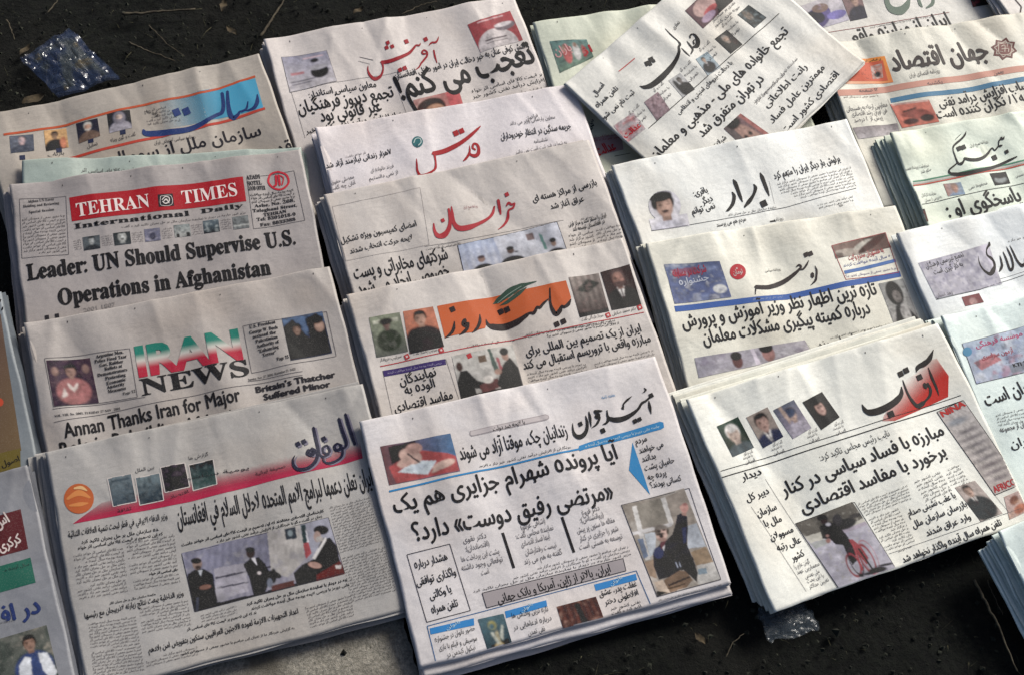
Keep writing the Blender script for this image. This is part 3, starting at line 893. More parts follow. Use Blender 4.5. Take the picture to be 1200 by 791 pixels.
p.lines([('U.S. President', (1098, 25), (1212, 3)), ('George W. Bush', (1098, 48), (1222, 26)), ('accused the', (1112, 66), (1214, 48)), ('Palestinian', (1125, 86), (1222, 68)), ('Authority of', (1130, 107), (1228, 88)), ('"Enhancing', (1136, 128), (1226, 110)), ('Terror"', (1155, 145), (1215, 134)), ('Page 15', (1218, 165), (1270, 155))], 21, lat='serif', name='small_headline', bold=.015)
p.text('Annan Thanks Iran for Major', (290, 504), (1060, 340), 92, BLK, .018)
p.text('Role in Rebuilding Afghanistan', (272, 586), (1140, 412), 92, BLK, .018)
p.lines([('Britain’s Thatcher', (1128, 300), (1474, 233)), ('Suffered Minor', (1162, 332), (1452, 275)), ('Strokes', (1255, 364), (1378, 340))], 38, bold=.04)
p.lines([('Sunday, Nov. 27, 2001, Ramadan 11, 1422', (1092, 248), (1300, 206))], 14, lat='serif', name='small_print')
p.done()

p = Page('newspaper with the crimson band and orange ball', 'newspaper with crimson band, orange ball emblem and a wide photo of seated men in suits', (54, 533), (414, 454),
         W=.402, H=.298, paper='908a87', seed=15, n=5, spread=(-.022, .006), rot=-1.0, creases=[(.1, .02, .1, 1, .0018, .016, .08)])
p.off = Z(3, 1)
p.off = (0, 0)
p.poly('colour_band', PX(((86, 615), (120, 590), (200, 570), (256, 547), (330, 532), (410, 508), (420, 506), (425, 537), (300, 569), (221, 589))), '9c1c38', colf=fade(p, px((250, 558)), px((254, 577)), '94183a', .8))
p.off = Z(3, 1)
p.disc((350, 770), 66, 'a8552c')
p.pen([[(300, 770, 10), (350, 745, 18), (398, 765, 8)], [(310, 800, 8), (355, 795, 14), (390, 790, 6)]], 'c07a44', 'emblem', new=False, lvl=2)
p.pen([[(330, 725, 8), (360, 722, 12), (385, 735, 6)]], 'c8a070', 'emblem', new=False, lvl=3)
PB = [('gy', '5c7078', '202c38'), ('s', '14202c', 7, .45), ('s', '5c686c', 10, .6)]
for q, o in (([(475, 682), (580, 662), (602, 782), (500, 804)], [('gy', '5c6c74', '344450'), ('s', '202c38', 6, .45), ('r', .1, .1, .9, .18, '30404c')]),
             ([(597, 680), (703, 657), (721, 775), (616, 797)], PB), ([(706, 632), (813, 611), (835, 716), (727, 742)], [('bg', '2c2430'), ('s', '5a4c58', 8, .5), ('s', '14121c', 10, .55)]),
             ([(830, 620), (938, 597), (955, 705), (850, 733)], [('gy', '18242c', '34504c'), ('s', '56686a', 6, .6)])):
    p.photo(q, o)
    p.box(q, 4, 'b8b0ac')
p.lines([('بین الملل', (598, 655), (680, 637)), ('گزارش ها', (832, 598), (918, 578)), ('اقتصاد', (750, 770), (830, 742)), ('ثقافة', (520, 832), (580, 818))], 22, name='small_headline')
p.win(335, 475, .101111)
VF = [[(690, 100, 26), (720, 200, 34), (760, 330, 34), (800, 450, 28)], [(615, 150, 28), (650, 270, 34), (695, 400, 34), (698, 460, 30), (660, 500, 20)],
      [(600, 432, 24), (566, 460, 30), (580, 505, 30), (625, 500, 34), (640, 460, 28), (605, 435, 20)], [(655, 480, 24), (652, 570, 26), (590, 630, 28), (500, 665, 30), (440, 645, 18), (428, 600, 8)],
      [(480, 455, 24), (430, 485, 24), (432, 535, 22), (480, 555, 24), (508, 515, 24), (480, 458, 20)], [(500, 560, 18), (430, 592, 26), (388, 565, 28), (370, 480, 34), (345, 370, 34), (320, 255, 28)],
      [(262, 520, 30), (258, 560, 44), (300, 575, 44), (320, 540, 40), (285, 520, 34)], [(300, 500, 26), (345, 530, 28), (365, 590, 32), (330, 670, 36), (250, 735, 38), (150, 750, 38), (95, 710, 30), (82, 640, 18), (105, 590, 8)]]
p.pen([[(x + 26, y + 8, w * .8) for x, y, w in st] for st in VF], '6c6878', dots=[(160, 470, 34), (232, 440, 34), (462, 394, 34)], lvl=2)
p.pen(VF, '10122c', dots=[(140, 455, 36), (210, 425, 36), (440, 380, 36)], new=False, lvl=3)
p.win(); p.off = Z(3, 2)
p.lines([('صحيفة ایرانیة', (0, 668), (130, 632)), ('یومیة سیاسیة', (-330, 690), (-30, 640))], 22, name='small_print')
p.off = Z(4, 1)
p.text('ایران تعلن دعمها لبرامج الامم المتحدة لاحلال السلام في افغانستان', (785, 140), (1640, -42), 118, BLK, .015)
p.text('وزير الدفاع الایراني في قطر لبحث تنمیة العلاقات الثنائیة', (305, 190), (738, 104), 38, BLK, .012, 'small_headline')
p.body([(360, 200), (700, 140), (705, 160), (362, 222)], 1, BLK, bold=.02); p.body([(345, 228), (722, 160), (724, 180), (347, 248)], 1, BLK, bold=.02)
p.body([(325, 262), (545, 225), (562, 355), (340, 395)], 8); p.body([(335, 400), (552, 362), (566, 425), (350, 462)], 4)
p.body([(555, 205), (770, 170), (785, 315), (575, 350)], 9); p.body([(585, 372), (788, 336), (798, 385), (592, 418)], 3)
p.body([(655, 340), (785, 318), (787, 334), (657, 356)], 1, BLK, bold=.03); p.body([(480, 468), (690, 425), (692, 440), (482, 482)], 1, BLK, bold=.02)
p.text('وزیر الداخلیة یبعث نتائج زیارته لاذربیجان مع رئیسها', (375, 542), (808, 440), 34, BLK, .014, 'small_headline')
p.body([(388, 560), (598, 525), (640, 770), (412, 800)], 17); p.body([(610, 492), (828, 455), (845, 570), (625, 608)], 8)
p.win(210, 600, .1666667)
p.photo([(18, 290), (1050, 38), (1165, 432), (108, 698)], [('bg', '827e90'), ('p', [(0, 200), (600, 60), (640, 400), (80, 640)], '6c6b82'), ('v', '4c4c66', 150, .35), ('p', [(610, 130), (850, 80), (880, 330), (760, 460), (640, 430)], '9a9490'), ('p', [(840, 80), (1060, 30), (1100, 200), (900, 330)], '7c7c8c'),
    ('p', [(240, 400), (460, 360), (480, 560), (260, 620)], '87828f'), ('p', [(250, 460), (640, 380), (640, 392), (250, 474)], '3c3a48'), ('p', [(260, 530), (480, 490), (480, 500), (262, 542)], '3c3a48'), ('s', '8c8890', 18, .62),
    ('p', [(735, 122), (812, 106), (822, 184), (745, 200)], '2a3440'), ('e', 775, 150, 18, 22, '6c7c84'), ('p', [(850, 92), (880, 86), (912, 240), (872, 256)], '1a3c40'), ('p', [(884, 130), (894, 130), (914, 250), (902, 256)], 'b0acb4'), ('p', [(868, 222), (905, 214), (926, 290), (886, 330)], '9c2430'),
    ('p', [(250, 640), (520, 580), (800, 505), (1180, 425), (1180, 720), (100, 720)], '101018'), ('p', [(640, 520), (800, 480), (804, 522), (644, 562)], '5a302c'), ('e', 662, 440, 52, 22, '1c2022', 20), ('e', 655, 450, 22, 52, '1c2022'),
    ('p', [(60, 440), (110, 408), (172, 402), (235, 440), (252, 560), (268, 655), (110, 705), (55, 560)], '0c0f1a'), ('e', 126, 366, 33, 42, '7c6256'), ('e', 118, 345, 36, 20, '18161a'), ('e', 132, 392, 20, 14, '3a2c28'), ('p', [(130, 412), (162, 405), (150, 456)], '9ca0a8'), ('e', 182, 528, 42, 17, '7a5040', -10), ('p', [(120, 600), (140, 600), (135, 700), (115, 700)], '3c4050'),
    ('p', [(445, 372), (490, 332), (550, 320), (598, 366), (640, 450), (600, 560), (560, 570), (520, 590), (490, 470)], '0c0f1a'), ('e', 495, 290, 30, 37, '3c2c28'), ('e', 492, 268, 32, 18, '141216'), ('p', [(498, 328), (530, 322), (546, 386)], 'b8b4bc'), ('e', 556, 430, 14, 12, 'b0a4a4'), ('e', 630, 500, 20, 34, '5a6070'),
    ('p', [(935, 335), (1005, 185), (1060, 180), (1110, 240), (1135, 380), (1010, 470), (960, 490), (820, 522), (800, 430), (860, 370)], '0b0d12'), ('p', [(930, 322), (1026, 178), (1040, 184), (948, 335)], 'b4aeac'), ('e', 996, 126, 54, 32, '0c0c12'), ('e', 968, 172, 26, 38, '8c7066'), ('e', 985, 190, 28, 20, '8c8480'), ('e', 950, 372, 50, 22, '946c5e', 10),
    ('p', [(960, 440), (1130, 340), (1180, 430), (960, 500)], '5a201c'), ('p', [(1095, 375), (1140, 368), (1140, 395), (1100, 398)], 'a8a09c')], window=(1200, 720), cell=.0009, label='wide photograph of seated men in dark suits meeting a cleric beside a flag')
p.win(); p.off = Z(4, 1)
p.box([(800, 262), (1443, 98), (1515, 340), (858, 512)], 2, '2a2830')
p.body([(798, 212), (1430, 58), (1435, 74), (800, 230)], 1, BLK, bold=.03); p.body([(950, 198), (1420, 80), (1424, 98), (955, 214)], 1, BLK, bold=.02)
p.body([(880, 522), (1040, 480), (1046, 520), (886, 560)], 3); p.body([(1080, 470), (1530, 360), (1536, 376), (1086, 488)], 1, BLK, bold=.03); p.body([(1100, 490), (1540, 380), (1545, 398), (1106, 508)], 1, BLK, bold=.02)
p.body([(1445, 50), (1625, 5), (1680, 205), (1495, 255)], 17); p.body([(1500, 270), (1695, 222), (1742, 420), (1545, 470)], 16)
p.text('اعداد التجهیزات اللازمة لعودة اللاجئین العراقیین ستکون بتفویض امن بلادهم', (655, 692), (1312, 518), 36, BLK, .014, 'small_headline')
p.body([(820, 582), (1130, 505), (1133, 522), (822, 600)], 1, BLK, bold=.02); p.body([(800, 690), (1300, 572), (1302, 588), (802, 706)], 1, BLK, bold=.01)
p.body([(640, 715), (870, 660), (874, 700), (646, 756)], 3); p.body([(1340, 490), (1545, 432), (1560, 530), (1365, 585)], 7)
p.done()

# ---- left edge of the picture -----------------------------------------
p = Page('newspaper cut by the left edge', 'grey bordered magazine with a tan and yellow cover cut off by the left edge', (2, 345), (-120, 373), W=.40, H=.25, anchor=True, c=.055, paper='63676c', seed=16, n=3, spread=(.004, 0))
p.off = Z(3, 1)
p.quad('photograph', [(-400, 60), (5, -40), (95, 555), (-300, 660)], '4c3a32', col2=('4a2426', '4c3a32', '54442e', '40302a'))
p.quad('caption', [(-300, 640), (90, 545), (92, 628), (-290, 720)], '5c5020', 1)
p.text('اصول', (10, 628), (88, 600), 36, BLK, .02)
p.text('ر', (0, -60), (22, -100), 60, BLK, .02)
p.disc((0, 345), 18, 'a84028', 'spot', 2)
p.done()
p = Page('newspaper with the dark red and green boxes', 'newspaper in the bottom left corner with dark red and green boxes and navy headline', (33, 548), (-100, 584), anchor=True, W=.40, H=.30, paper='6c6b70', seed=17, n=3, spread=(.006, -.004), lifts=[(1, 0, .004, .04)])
p.off = Z(4, 1)
p.quad('colour_box', [(-300, 190), (92, 62), (125, 236), (-270, 350)], '4a141a')
p.text('اس', (-10, 150), (46, 118), 70, 'b8aaa6', .03, lvl=3); p.text('کرکری', (5, 250), (98, 205), 60, 'b8aaa6', .03, lvl=3)
p.quad('colour_box', [(-270, 395), (135, 274), (158, 384), (-250, 500)], '1a5446')
p.body([(20, 322), (130, 292), (132, 312), (22, 342)], 1, '16302c', bold=.02)
p.text('در اف', (-40, 578), (180, 512), 105, NAVY, .03)
p.photo([(-200, 690), (205, 570), (260, 800), (-150, 930)], [('gy', '5a5c54', '3a4440'), ('s', '2c3834', 9, .5), ('s', '8a8070', 14, .72), ('man', .78, .1, .07, '8a6450', '1c1a18', '22386c'), ('p', [(.62, .6), (.7, .45), (.76, .5), (.72, 1), (.6, 1)], 'b0b4bc'), ('p', [(.84, .45), (.94, .5), (1, .9), (.92, 1), (.86, .8)], 'aeb2ba')])
p.body([(-200, 590), (60, 545), (60, 556), (-200, 600)], 1)
p.done()

# ---- second column ------------------------------------------------
p = Page('newspaper with the red nameplate and exclamation headline', 'newspaper with red brush nameplate and a headline ending in an exclamation mark', (309, 50), (604, -1), W=.405, paper='b3a8a4', seed=21, amp=.0014, n=5, spread=(-.005, -.004), creases=[(.33, .0, .2, 1, .003, .02, .12)])
p.off = Z(1, 2)
p.photo([(112, 260), (310, 232), (355, 368), (150, 414)], [('gy', '7c7a92', 'a8a0a4'), ('s', '94909c', 10, .5), ('e', .72, .58, .19, .2, '1c1a22'), ('e', .72, .45, .19, .08, '8a868e'), ('e', .68, .22, .09, .06, '24222c'), ('r', .1, .48, .4, .54, 'a05860'), ('r', .45, .1, .9, .14, 'b8949c'), ('r', .08, .72, .6, .75, '5c5864'), ('r', .08, .8, .5, .83, '5c5864')], name='advertisement')
p.box([(112, 260), (310, 232), (355, 368), (150, 414)], 1.5, GRY)
p.win(420, 35, .0916667)
p.pen([[(962, 278, 22), (978, 360, 26), (1004, 448, 8)], [(898, 218, 8), (936, 182, 28), (984, 178, 32), (1010, 148, 22), (1025, 104, 8)],
       [(862, 318, 24), (826, 322, 30), (814, 298, 26), (840, 276, 24), (876, 300, 24), (876, 346, 26), (845, 392, 28), (806, 440, 26), (772, 498, 20), (722, 538, 6)],
       [(792, 186, 8), (776, 216, 26), (736, 216, 26), (700, 260, 34), (650, 315, 42), (570, 365, 48), (470, 410, 54), (380, 434, 56), (296, 440, 50)],
       [(302, 450, 30), (316, 510, 20), (300, 580, 28), (260, 628, 44), (200, 645, 50), (145, 600, 36), (120, 540, 20), (122, 490, 8)]], '8c1420',
      dots=[(858, 140, 36), (612, 172, 38), (372, 205, 32), (358, 266, 32), (430, 252, 32), (530, 545, 36), (590, 520, 36)])
p.win(); p.off = Z(1, 2)
p.line([(455, 262), (515, 275)], 3, GRY); p.line([(450, 280), (500, 292)], 2, GRY)
p.photo([(928, 120), (1115, 54), (1171, 186), (985, 240)], [('bg', '9c1f2a'), ('e', .45, .95, .45, .55, 'b0a4a4'), ('e', .75, .4, .24, .13, '6a5c64'), ('e', .72, .34, .2, .07, 'b4a8aa'), ('r', .2, .06, .8, .1, 'c49094'), ('r', .2, .7, .7, .73, '4c3c44'), ('r', .2, .8, .7, .83, '4c3c44')], name='advertisement')
p.text('واکنش کوفی عنان به خبر دخالت ایران در امور داخلی افغانستان', (612, 358), (1198, 216), 40, BLK, .012, 'small_headline')
p.text('تعجب می کنم!', (645, 448), (1230, 280), 160, BLK, .022)
p.text('معاون سیاسی استاندار:', (236, 440), (530, 386), 40, BLK, .01, 'small_headline')
p.text('تجمع دیروز فرهنگیان', (190, 508), (608, 428), 78, BLK, .016); p.text('غیر قانونی بود', (288, 545), (555, 490), 78, BLK, .016)
p.body([(215, 570), (650, 490), (655, 515), (222, 600)], 1, BLK, bold=.02); p.body([(350, 582), (540, 548), (546, 575), (356, 610)], 1, BLK)
p.line([(155, 412), (216, 612)], 1.5, GRY); p.line([(608, 362), (668, 525)], 1.5, GRY); p.line([(155, 412), (355, 372), (625, 325)], 1.5, GRY)
p.body([(945, 392), (1260, 320), (1262, 345), (950, 415)], 1, BLK); p.body([(950, 415), (1270, 345), (1272, 370), (955, 440)], 1, BLK); p.body([(1000, 445), (1280, 378), (1282, 398), (1002, 462)], 1, BLK)
p.photo([(690, 452), (890, 400), (915, 480), (700, 530)], [('gx', 'b0847a', 'a83a38'), ('e', .35, .6, .3, .5, '3c241c'), ('e', .42, .95, .22, .5, 'a87450'), ('s', '9c3030', 4, .6), ('p', [(.7, 0), (1, .2), (1, 1), (.75, 1)], 'b02c34')])
p.done()

p = Page('newspaper with the teal roundel', 'newspaper with sweeping red nameplate beside a small teal roundel in the second column', (369, 156), (666, 103), W=.405, paper='bdb3b4', seed=22, n=3, spread=(-.004, 0), lifts=[(0, 0, .008, .07)], creases=[(.36, .0, .25, 1, .003, .02, .12)])
p.off = Z(1, 2)
p.win(470, 140, .1)
p.pen([[(930, 92, 10), (880, 142, 34), (800, 215, 44), (700, 290, 52), (600, 345, 60), (500, 390, 62), (376, 425, 58)], [(388, 430, 30), (402, 520, 22), (400, 590, 30), (370, 625, 26), (300, 668, 34), (225, 680, 34), (190, 630, 26), (182, 560, 20), (178, 492, 8)],
       [(800, 325, 6), (802, 390, 24), (790, 430, 30), (760, 475, 30), (728, 505, 14)], [(868, 372, 24), (836, 350, 26), (850, 304, 28), (888, 312, 32), (908, 360, 36), (900, 420, 46), (860, 446, 50), (812, 430, 32), (796, 402, 20)]],
      '96141c', dots=[(640, 180, 44), (706, 154, 42)])
p.win(); p.off = Z(1, 2)
p.disc((708, 635), 24, '1f5f64'); p.pen([[(692, 640, 5), (700, 622, 5), (718, 620, 5), (724, 636, 5), (712, 650, 5)]], 'b0c0bc', 'emblem', new=False, lvl=2)
p.disc((708, 652), 8, '1c4c54', 'emblem', 2, new=False)
p.text('۷هزار زندانی نیازمند آزاد شدند', (288, 752), (597, 684), 34, BLK, .014); p.body([(392, 690), (482, 672), (484, 686), (394, 704)], 1)
p.lines([('فرزند خانواده ای', (505, 765), (606, 742)), ('از نمی دانستیم', (498, 800), (625, 770)), ('معضلی حقوق از', (315, 822), (432, 790)), ('آنان چه گفت', (325, 845), (440, 815))], 24, GRY)
p.text('جریمه سنگین در انتظار خودروداران', (1076, 622), (1382, 575), 40, BLK, .014)
p.lines([('فراخوان', (1185, 540), (1238, 524)), ('معاون پارلمانی وزیر می داند', (1115, 560), (1312, 532)), ('شناسنامه', (1222, 640), (1280, 628)), ('به شما در قید ثبت است نمی دانید', (1140, 688), (1365, 640))], 24, GRY, name='small_print')
p.done()

p = Page('newspaper with the curtain photo', 'newspaper with thin curved red nameplate above a framed photo of blue curtains', (380, 231), (690, 168), W=.405, paper='a89e99', seed=23, n=5, spread=(-.012, -.002), creases=[(.3, .0, .3, 1, .0025, .02, .1)])
p.off = Z(2, 2)
p.box([(335, 200), (720, 120), (760, 370), (395, 440)], 1.2, '6a6466')
p.text('امضای کمیسیون ویژه تشکیل', (375, 362), (706, 288), 38, BLK, .012); p.text('لایحه حرکت انتخاب شدند', (415, 408), (690, 345), 34, BLK, .012)
p.pen([[(1100, 196, 7), (1110, 184, 11), (1122, 192, 10), (1136, 186, 6), (1128, 206, 10), (1110, 216, 9), (1106, 250, 12), (1090, 278, 10), (1064, 300, 4)],
       [(1064, 170, 12), (1070, 200, 12), (1076, 230, 8)],
       [(1048, 196, 8), (1040, 226, 12), (1020, 250, 12), (980, 274, 14), (930, 294, 20), (890, 296, 20), (868, 272, 15), (862, 236, 12), (858, 202, 6)],
       [(846, 212, 10), (852, 262, 12), (846, 300, 16), (826, 326, 20), (800, 330, 18), (784, 308, 12), (780, 276, 6)]],
      '9c2630', dots=[(1101, 148, 12), (820, 262, 11)])
p.lines([('روزنامه صبح ایران', (912, 210), (975, 200))], 20, '8a5058', name='small_print')
p.line([(740, 378), (900, 350), (1200, 290), (1350, 262)], 1.5, GRY); p.body([(745, 384), (900, 356), (902, 368), (748, 396)], 1)
p.box([(800, 372), (885, 356), (889, 368), (804, 384)], 1, GRY)
CR = [(885, 372), (1320, 270), (1368, 402), (915, 500)]
p.photo(CR, [('gy', '8f9cb8', 'a8a8b4'), ('v', '6c7ca4', 90, .4), ('p', [(.35, 0), (1, 0), (1, 1), (.4, 1)], 'a4a6b2'), ('v', '8890a4', 50, .2), ('r', .67, .14, .74, .36, '6a5454'), ('e', .53, .62, .02, .02, '3c3c44'), ('p', [(.79, .2), (.82, .3), (.83, .75), (.8, .75)], '4c8078'),
             ('e', .19, .62, .035, .1, '7c5c50'), ('e', .19, .55, .036, .05, '44343a'), ('e', .19, .98, .1, .2, '20202c'), ('e', .48, .55, .035, .1, '5c443c'), ('e', .48, .47, .037, .06, '1a161c'), ('e', .48, .95, .12, .22, '1c1c28'), ('e', .9, .62, .025, .1, '8c6c5c'), ('e', .9, .52, .032, .07, '14121a'), ('e', .9, 1, .1, .22, '1c1a22')],
        label='photograph of seated officials before a pale blue curtain')
p.box(CR, 3, '1c1a22')
p.text('شرکتهای مخابراتی و پست', (436, 520), (845, 430), 84, BLK, .016); p.text('خصوصی ایجاد می شود', (455, 592), (852, 500), 84, BLK, .016)
p.off = Z(2, 3)
p.text('بازرسی از مراکز هسته ای', (92, 182), (370, 112), 40, BLK, .014); p.text('عراق آغاز شد', (170, 215), (316, 178), 36, BLK, .014)
p.lines([('ایران را متنفر نکند و مرکز قرنی', (248, 288), (412, 248)), ('در افغانستان توسعه کند', (268, 308), (406, 274))], 26, BLK, .014, 'small_headline'); p.body([(290, 252), (352, 238), (354, 250), (292, 264)], 1)
p.body([(245, 320), (355, 298), (370, 370), (258, 392)], 4); p.body([(365, 296), (470, 276), (492, 350), (380, 372)], 5)
p.done()

p = Page('newspaper with the orange banner', 'newspaper with dark brush nameplate across an orange banner between small portraits', (407, 349), (741, 279), W=.405, paper='aca29d', seed=24, n=4, spread=(-.012, -.004), creases=[(.3, .0, .15, 1, .002, .015, .1)])
p.off = (0, 0)
def q_(*a): return PX(a)
p.photo(q_((432, 374), (468, 368), (478, 413), (441, 420)), [('gy', '7c8468', '4c5048'), ('r', .1, .1, .9, .2, 'a8a890'), ('man', .5, .12, .13, '6c5048', '1c1c18', '30382c'), ('e', .5, .17, .22, .08, '14160f'), ('s', '5c5c54', 8, .62)])
p.photo(q_((472, 367), (507, 361), (520, 408), (480, 416)), [('bg', 'b05a30'), ('man', .5, .06, .2, '9c7058', '1a1618', '30282c', ''), ('e', .2, .75, .2, .3, '24222c')])
O = 'b85a28'
p.win(505, 310, .1505)
p.poly('banner', [(45, 335), (540, 240), (1045, 140), (1085, 270), (1075, 300), (1040, 345), (1000, 352), (985, 385), (960, 392), (935, 360), (915, 300), (900, 290), (860, 320), (830, 350), (800, 385), (750, 395), (700, 430), (600, 460), (430, 470), (420, 500), (380, 510), (330, 535), (250, 545), (180, 560), (105, 580)], 'b4562c')
p.pen([[(1084, 285, 8), (1062, 325, 28), (1032, 345, 22), (1012, 338, 16), (997, 375, 34), (970, 396, 38), (945, 370, 30), (925, 310, 18), (920, 200, 10)],
       [(910, 282, 8), (872, 315, 20), (845, 346, 22), (822, 345, 20), (800, 385, 26), (765, 388, 18), (730, 412, 32), (660, 456, 48), (570, 485, 54), (490, 486, 48), (445, 470, 26), (428, 430, 6)],
       [(380, 395, 8), (380, 450, 24), (356, 505, 22), (320, 538, 6)], [(262, 440, 30), (254, 472, 38), (274, 485, 34), (285, 465, 24), (282, 500, 24), (262, 528, 24), (220, 558, 6)], [(180, 455, 8), (174, 510, 24), (150, 550, 22), (108, 582, 6)]],
      '1c0f12', dots=[(545, 366, 30), (592, 352, 30), (165, 360, 28), (975, 476, 28), (1026, 455, 28)])
p.pen([[(486, 305, 6), (540, 272, 46), (620, 218, 62), (690, 182, 44), (760, 160, 18), (820, 143, 4)], [(540, 318, 4), (600, 292, 26), (680, 235, 30), (740, 190, 6)]], '2c4438', 'leaf_emblem')
p.pen([[(520, 300, 3), (600, 240, 5), (700, 180, 3)], [(600, 270, 3), (640, 240, 4)]], '8c9c90', 'leaf_emblem', new=False, lvl=3)
p.win()
p.off = Z(2, 3)
p.photo([(245, 515), (380, 490), (425, 660), (295, 690)], [('gy', '8a7c74', '3a2c2c'), ('p', [(.1, .35), (.6, .1), (.95, .25), (.5, .45)], '2a302c'), ('v', '241a1c', 30, .5), ('s', '6c5450', 8, .6), ('r', 0, .9, 1, 1, '2c2020')])
p.photo([(388, 486), (515, 452), (568, 630), (437, 655)], [('bg', '3c2226'), ('man', .5, .06, .22, '8c5c4c', '4a3434', '2c2428', 'dmtb')], label='portrait of a bearded man on a dark red ground')
for x, y in ((420, 677), (560, 641), (-190, 857)): p.pen([], 'a02c30', 'rule', dots=[(x, y, 15)])
for x, y in ((420, 677), (560, 641)): p.pen([], 'c8b4b0', 'rule', dots=[(x, y, 6)], lvl=3)
p.lines([('سردار بازرگانی گفت', (305, 705), (400, 682)), ('دکتر محمد صادقی', (440, 678), (545, 650))], 20, name='caption')
p.line([(-580, 900), (-100, 800), (300, 722), (580, 662)], 4, 'a83038'); p.body([(-200, 808), (460, 690), (462, 704), (-198, 822)], 1)
p.body([(60, 750), (450, 700), (453, 716), (63, 766)], 1)
p.off = Z(3, 2)
p.pen([], 'a02c30', 'rule', dots=[(662, 146, 15), (812, 120, 15)]); p.pen([], 'c8b4b0', 'rule', dots=[(662, 146, 6), (812, 120, 6)], lvl=3)
p.lines([('سرتیپ دریادار', (545, 165), (640, 148)), ('سرتیپ پاسدار گفت', (692, 140), (795, 122))], 20, name='caption')
p.quad('colour_band', [(556, 206), (830, 158), (834, 182), (562, 232)], '33245c'); p.body([(575, 208), (815, 166), (818, 180), (578, 222)], 1, '9c94b0')
p.text('نمایندگان', (635, 268), (792, 228), 58, BLK, .012); p.text('آلوده به', (658, 308), (792, 276), 58, BLK, .012); p.text('مفاسد اقتصادی', (612, 385), (866, 328), 60, BLK, .012); p.text('روشن شوند', (640, 428), (870, 378), 58, BLK, .012)
p.line([(556, 206), (600, 400)], 1.5, GRY); p.line([(832, 158), (900, 360)], 1.5, GRY)
MT = [(858, 146), (1128, 88), (1183, 298), (905, 350)]
p.photo(MT, [('gy', 'a8a49c', '8c8884'), ('v', '94908a', 30, .3), ('r', .4, .1, .52, .26, '5c4838'), ('p', [(.58, 0), (.62, 0), (.68, .45), (.6, .5)], '40544c'), ('p', [(.68, .2), (.72, .2), (.74, .45), (.69, .5)], '903c44'),
             ('p', [(0, .55), (.08, .35), (.18, .35), (.3, .6), (.42, .68), (.4, .8), (.25, .75), (.25, 1), (0, 1)], '181820'), ('e', .08, .25, .05, .1, '44302c'), ('p', [(.32, .7), (.62, .62), (.66, .8), (.34, .9)], '5a3030'), ('e', .48, .62, .08, .08, 'b0a8a0'),
             ('p', [(.66, .6), (.78, .35), (.9, .25), (1, .5), (1, .9), (.7, .95), (.6, .75)], '221a22'), ('e', .83, .2, .055, .1, '8c6858'), ('e', .83, .11, .07, .08, '141218'), ('e', .66, .5, .06, .06, '8c6858'), ('p', [(0, .88), (1, .82), (1, 1), (0, 1)], '2a1c1c')],
        label='photograph of two men talking in armchairs')
p.off = Z(3, 3)
p.text('ایران از یک تصمیم بین المللی برای', (64, 138), (568, 34), 54, BLK, .014); p.text('مبارزه واقعی با تروریسم استقبال می کند', (54, 196), (610, 78), 54, BLK, .014)
p.body([(66, 210), (325, 165), (335, 225), (75, 270)], 4); p.body([(355, 172), (620, 105), (636, 150), (370, 210)], 3)
p.body([(150, 50), (470, -12), (474, 4), (154, 64)], 1, BLK, bold=.01)
p.done()

p = Page('large newspaper with the cyan rules', 'big front newspaper with cyan rules and a photo of a man raising his fist', (421, 497), (772, 419), W=.414, H=.318, paper='b6aeae', seed=25, n=3, drop=.0044, spread=(-.004, -.018), rot=.5, creases=[(.16, 0, .12, 1, .003, .01, .09), (.21, .01, -.2, 1, .0018, .02, .1)], lifts=[(1, 1, .003, .08)])
p.off = Z(3, 2)
p.photo([(545, 540), (852, 483), (895, 650), (585, 708)], [('gx', '6a3c40', '2a5c88'), ('p', [(.1, .05), (.5, 0), (.45, .3), (.1, .5)], '2c2028'), ('p', [(.05, .55), (.5, .25), (.9, .5), (1, .6), (1, 1), (.1, 1)], 'a02a2c'), ('p', [(.16, .72), (.42, .5), (.72, .62), (.55, .92)], 'a8b4bc'), ('p', [(.25, .72), (.42, .6), (.6, .66), (.5, .78)], '98a4b0'),
         ('e', .38, .38, .16, .2, 'b08878', 25), ('e', .28, .48, .12, .08, 'b08878', -20), ('e', .3, .56, .11, .06, 'a87e70', -15), ('e', .45, .2, .12, .14, 'a07468'), ('p', [(.33, .3), (.36, .29), (.5, .58), (.48, .6)], '3c3034'), ('e', .8, .75, .17, .1, 'b08c7c', -10), ('e', .72, .82, .12, .05, 'b08c7c', -20)],
        label='photograph of a hand signing a paper on a red desk')
p.line([(585, 735), (1430, 548)], 8, CYAN, 'rule')
p.poly('colour_pill', [(1418, 536), (1460, 520), (1770, 432), (1785, 436), (1788, 458), (1775, 466), (1440, 552), (1420, 560), (1414, 550)], CYAN)
p.body([(1440, 530), (1770, 443), (1774, 458), (1445, 545)], 1, 'a8c0cc', bold=.02)
p.poly('outline_pill', [(938, 472), (1270, 398), (1284, 404), (1286, 416), (1276, 424), (945, 496), (936, 488)], '9a9294')
p.poly('outline_pill', [(942, 474), (1270, 402), (1280, 406), (1282, 415), (1272, 420), (946, 492), (940, 486)], 'b6aeae', 1, new=False)
p.text('با لایحه ضد دولت', (1040, 472), (1180, 440), 26, BLK, .01, 'small_print')
p.text('زندانیان چک، موقتا آزاد می شوند', (898, 600), (1368, 492), 88, BLK, .014); p.body([(975, 618), (1385, 530), (1388, 548), (980, 636)], 1, BLK)
p.off = Z(3, 3)
p.win(660, 450, .1)
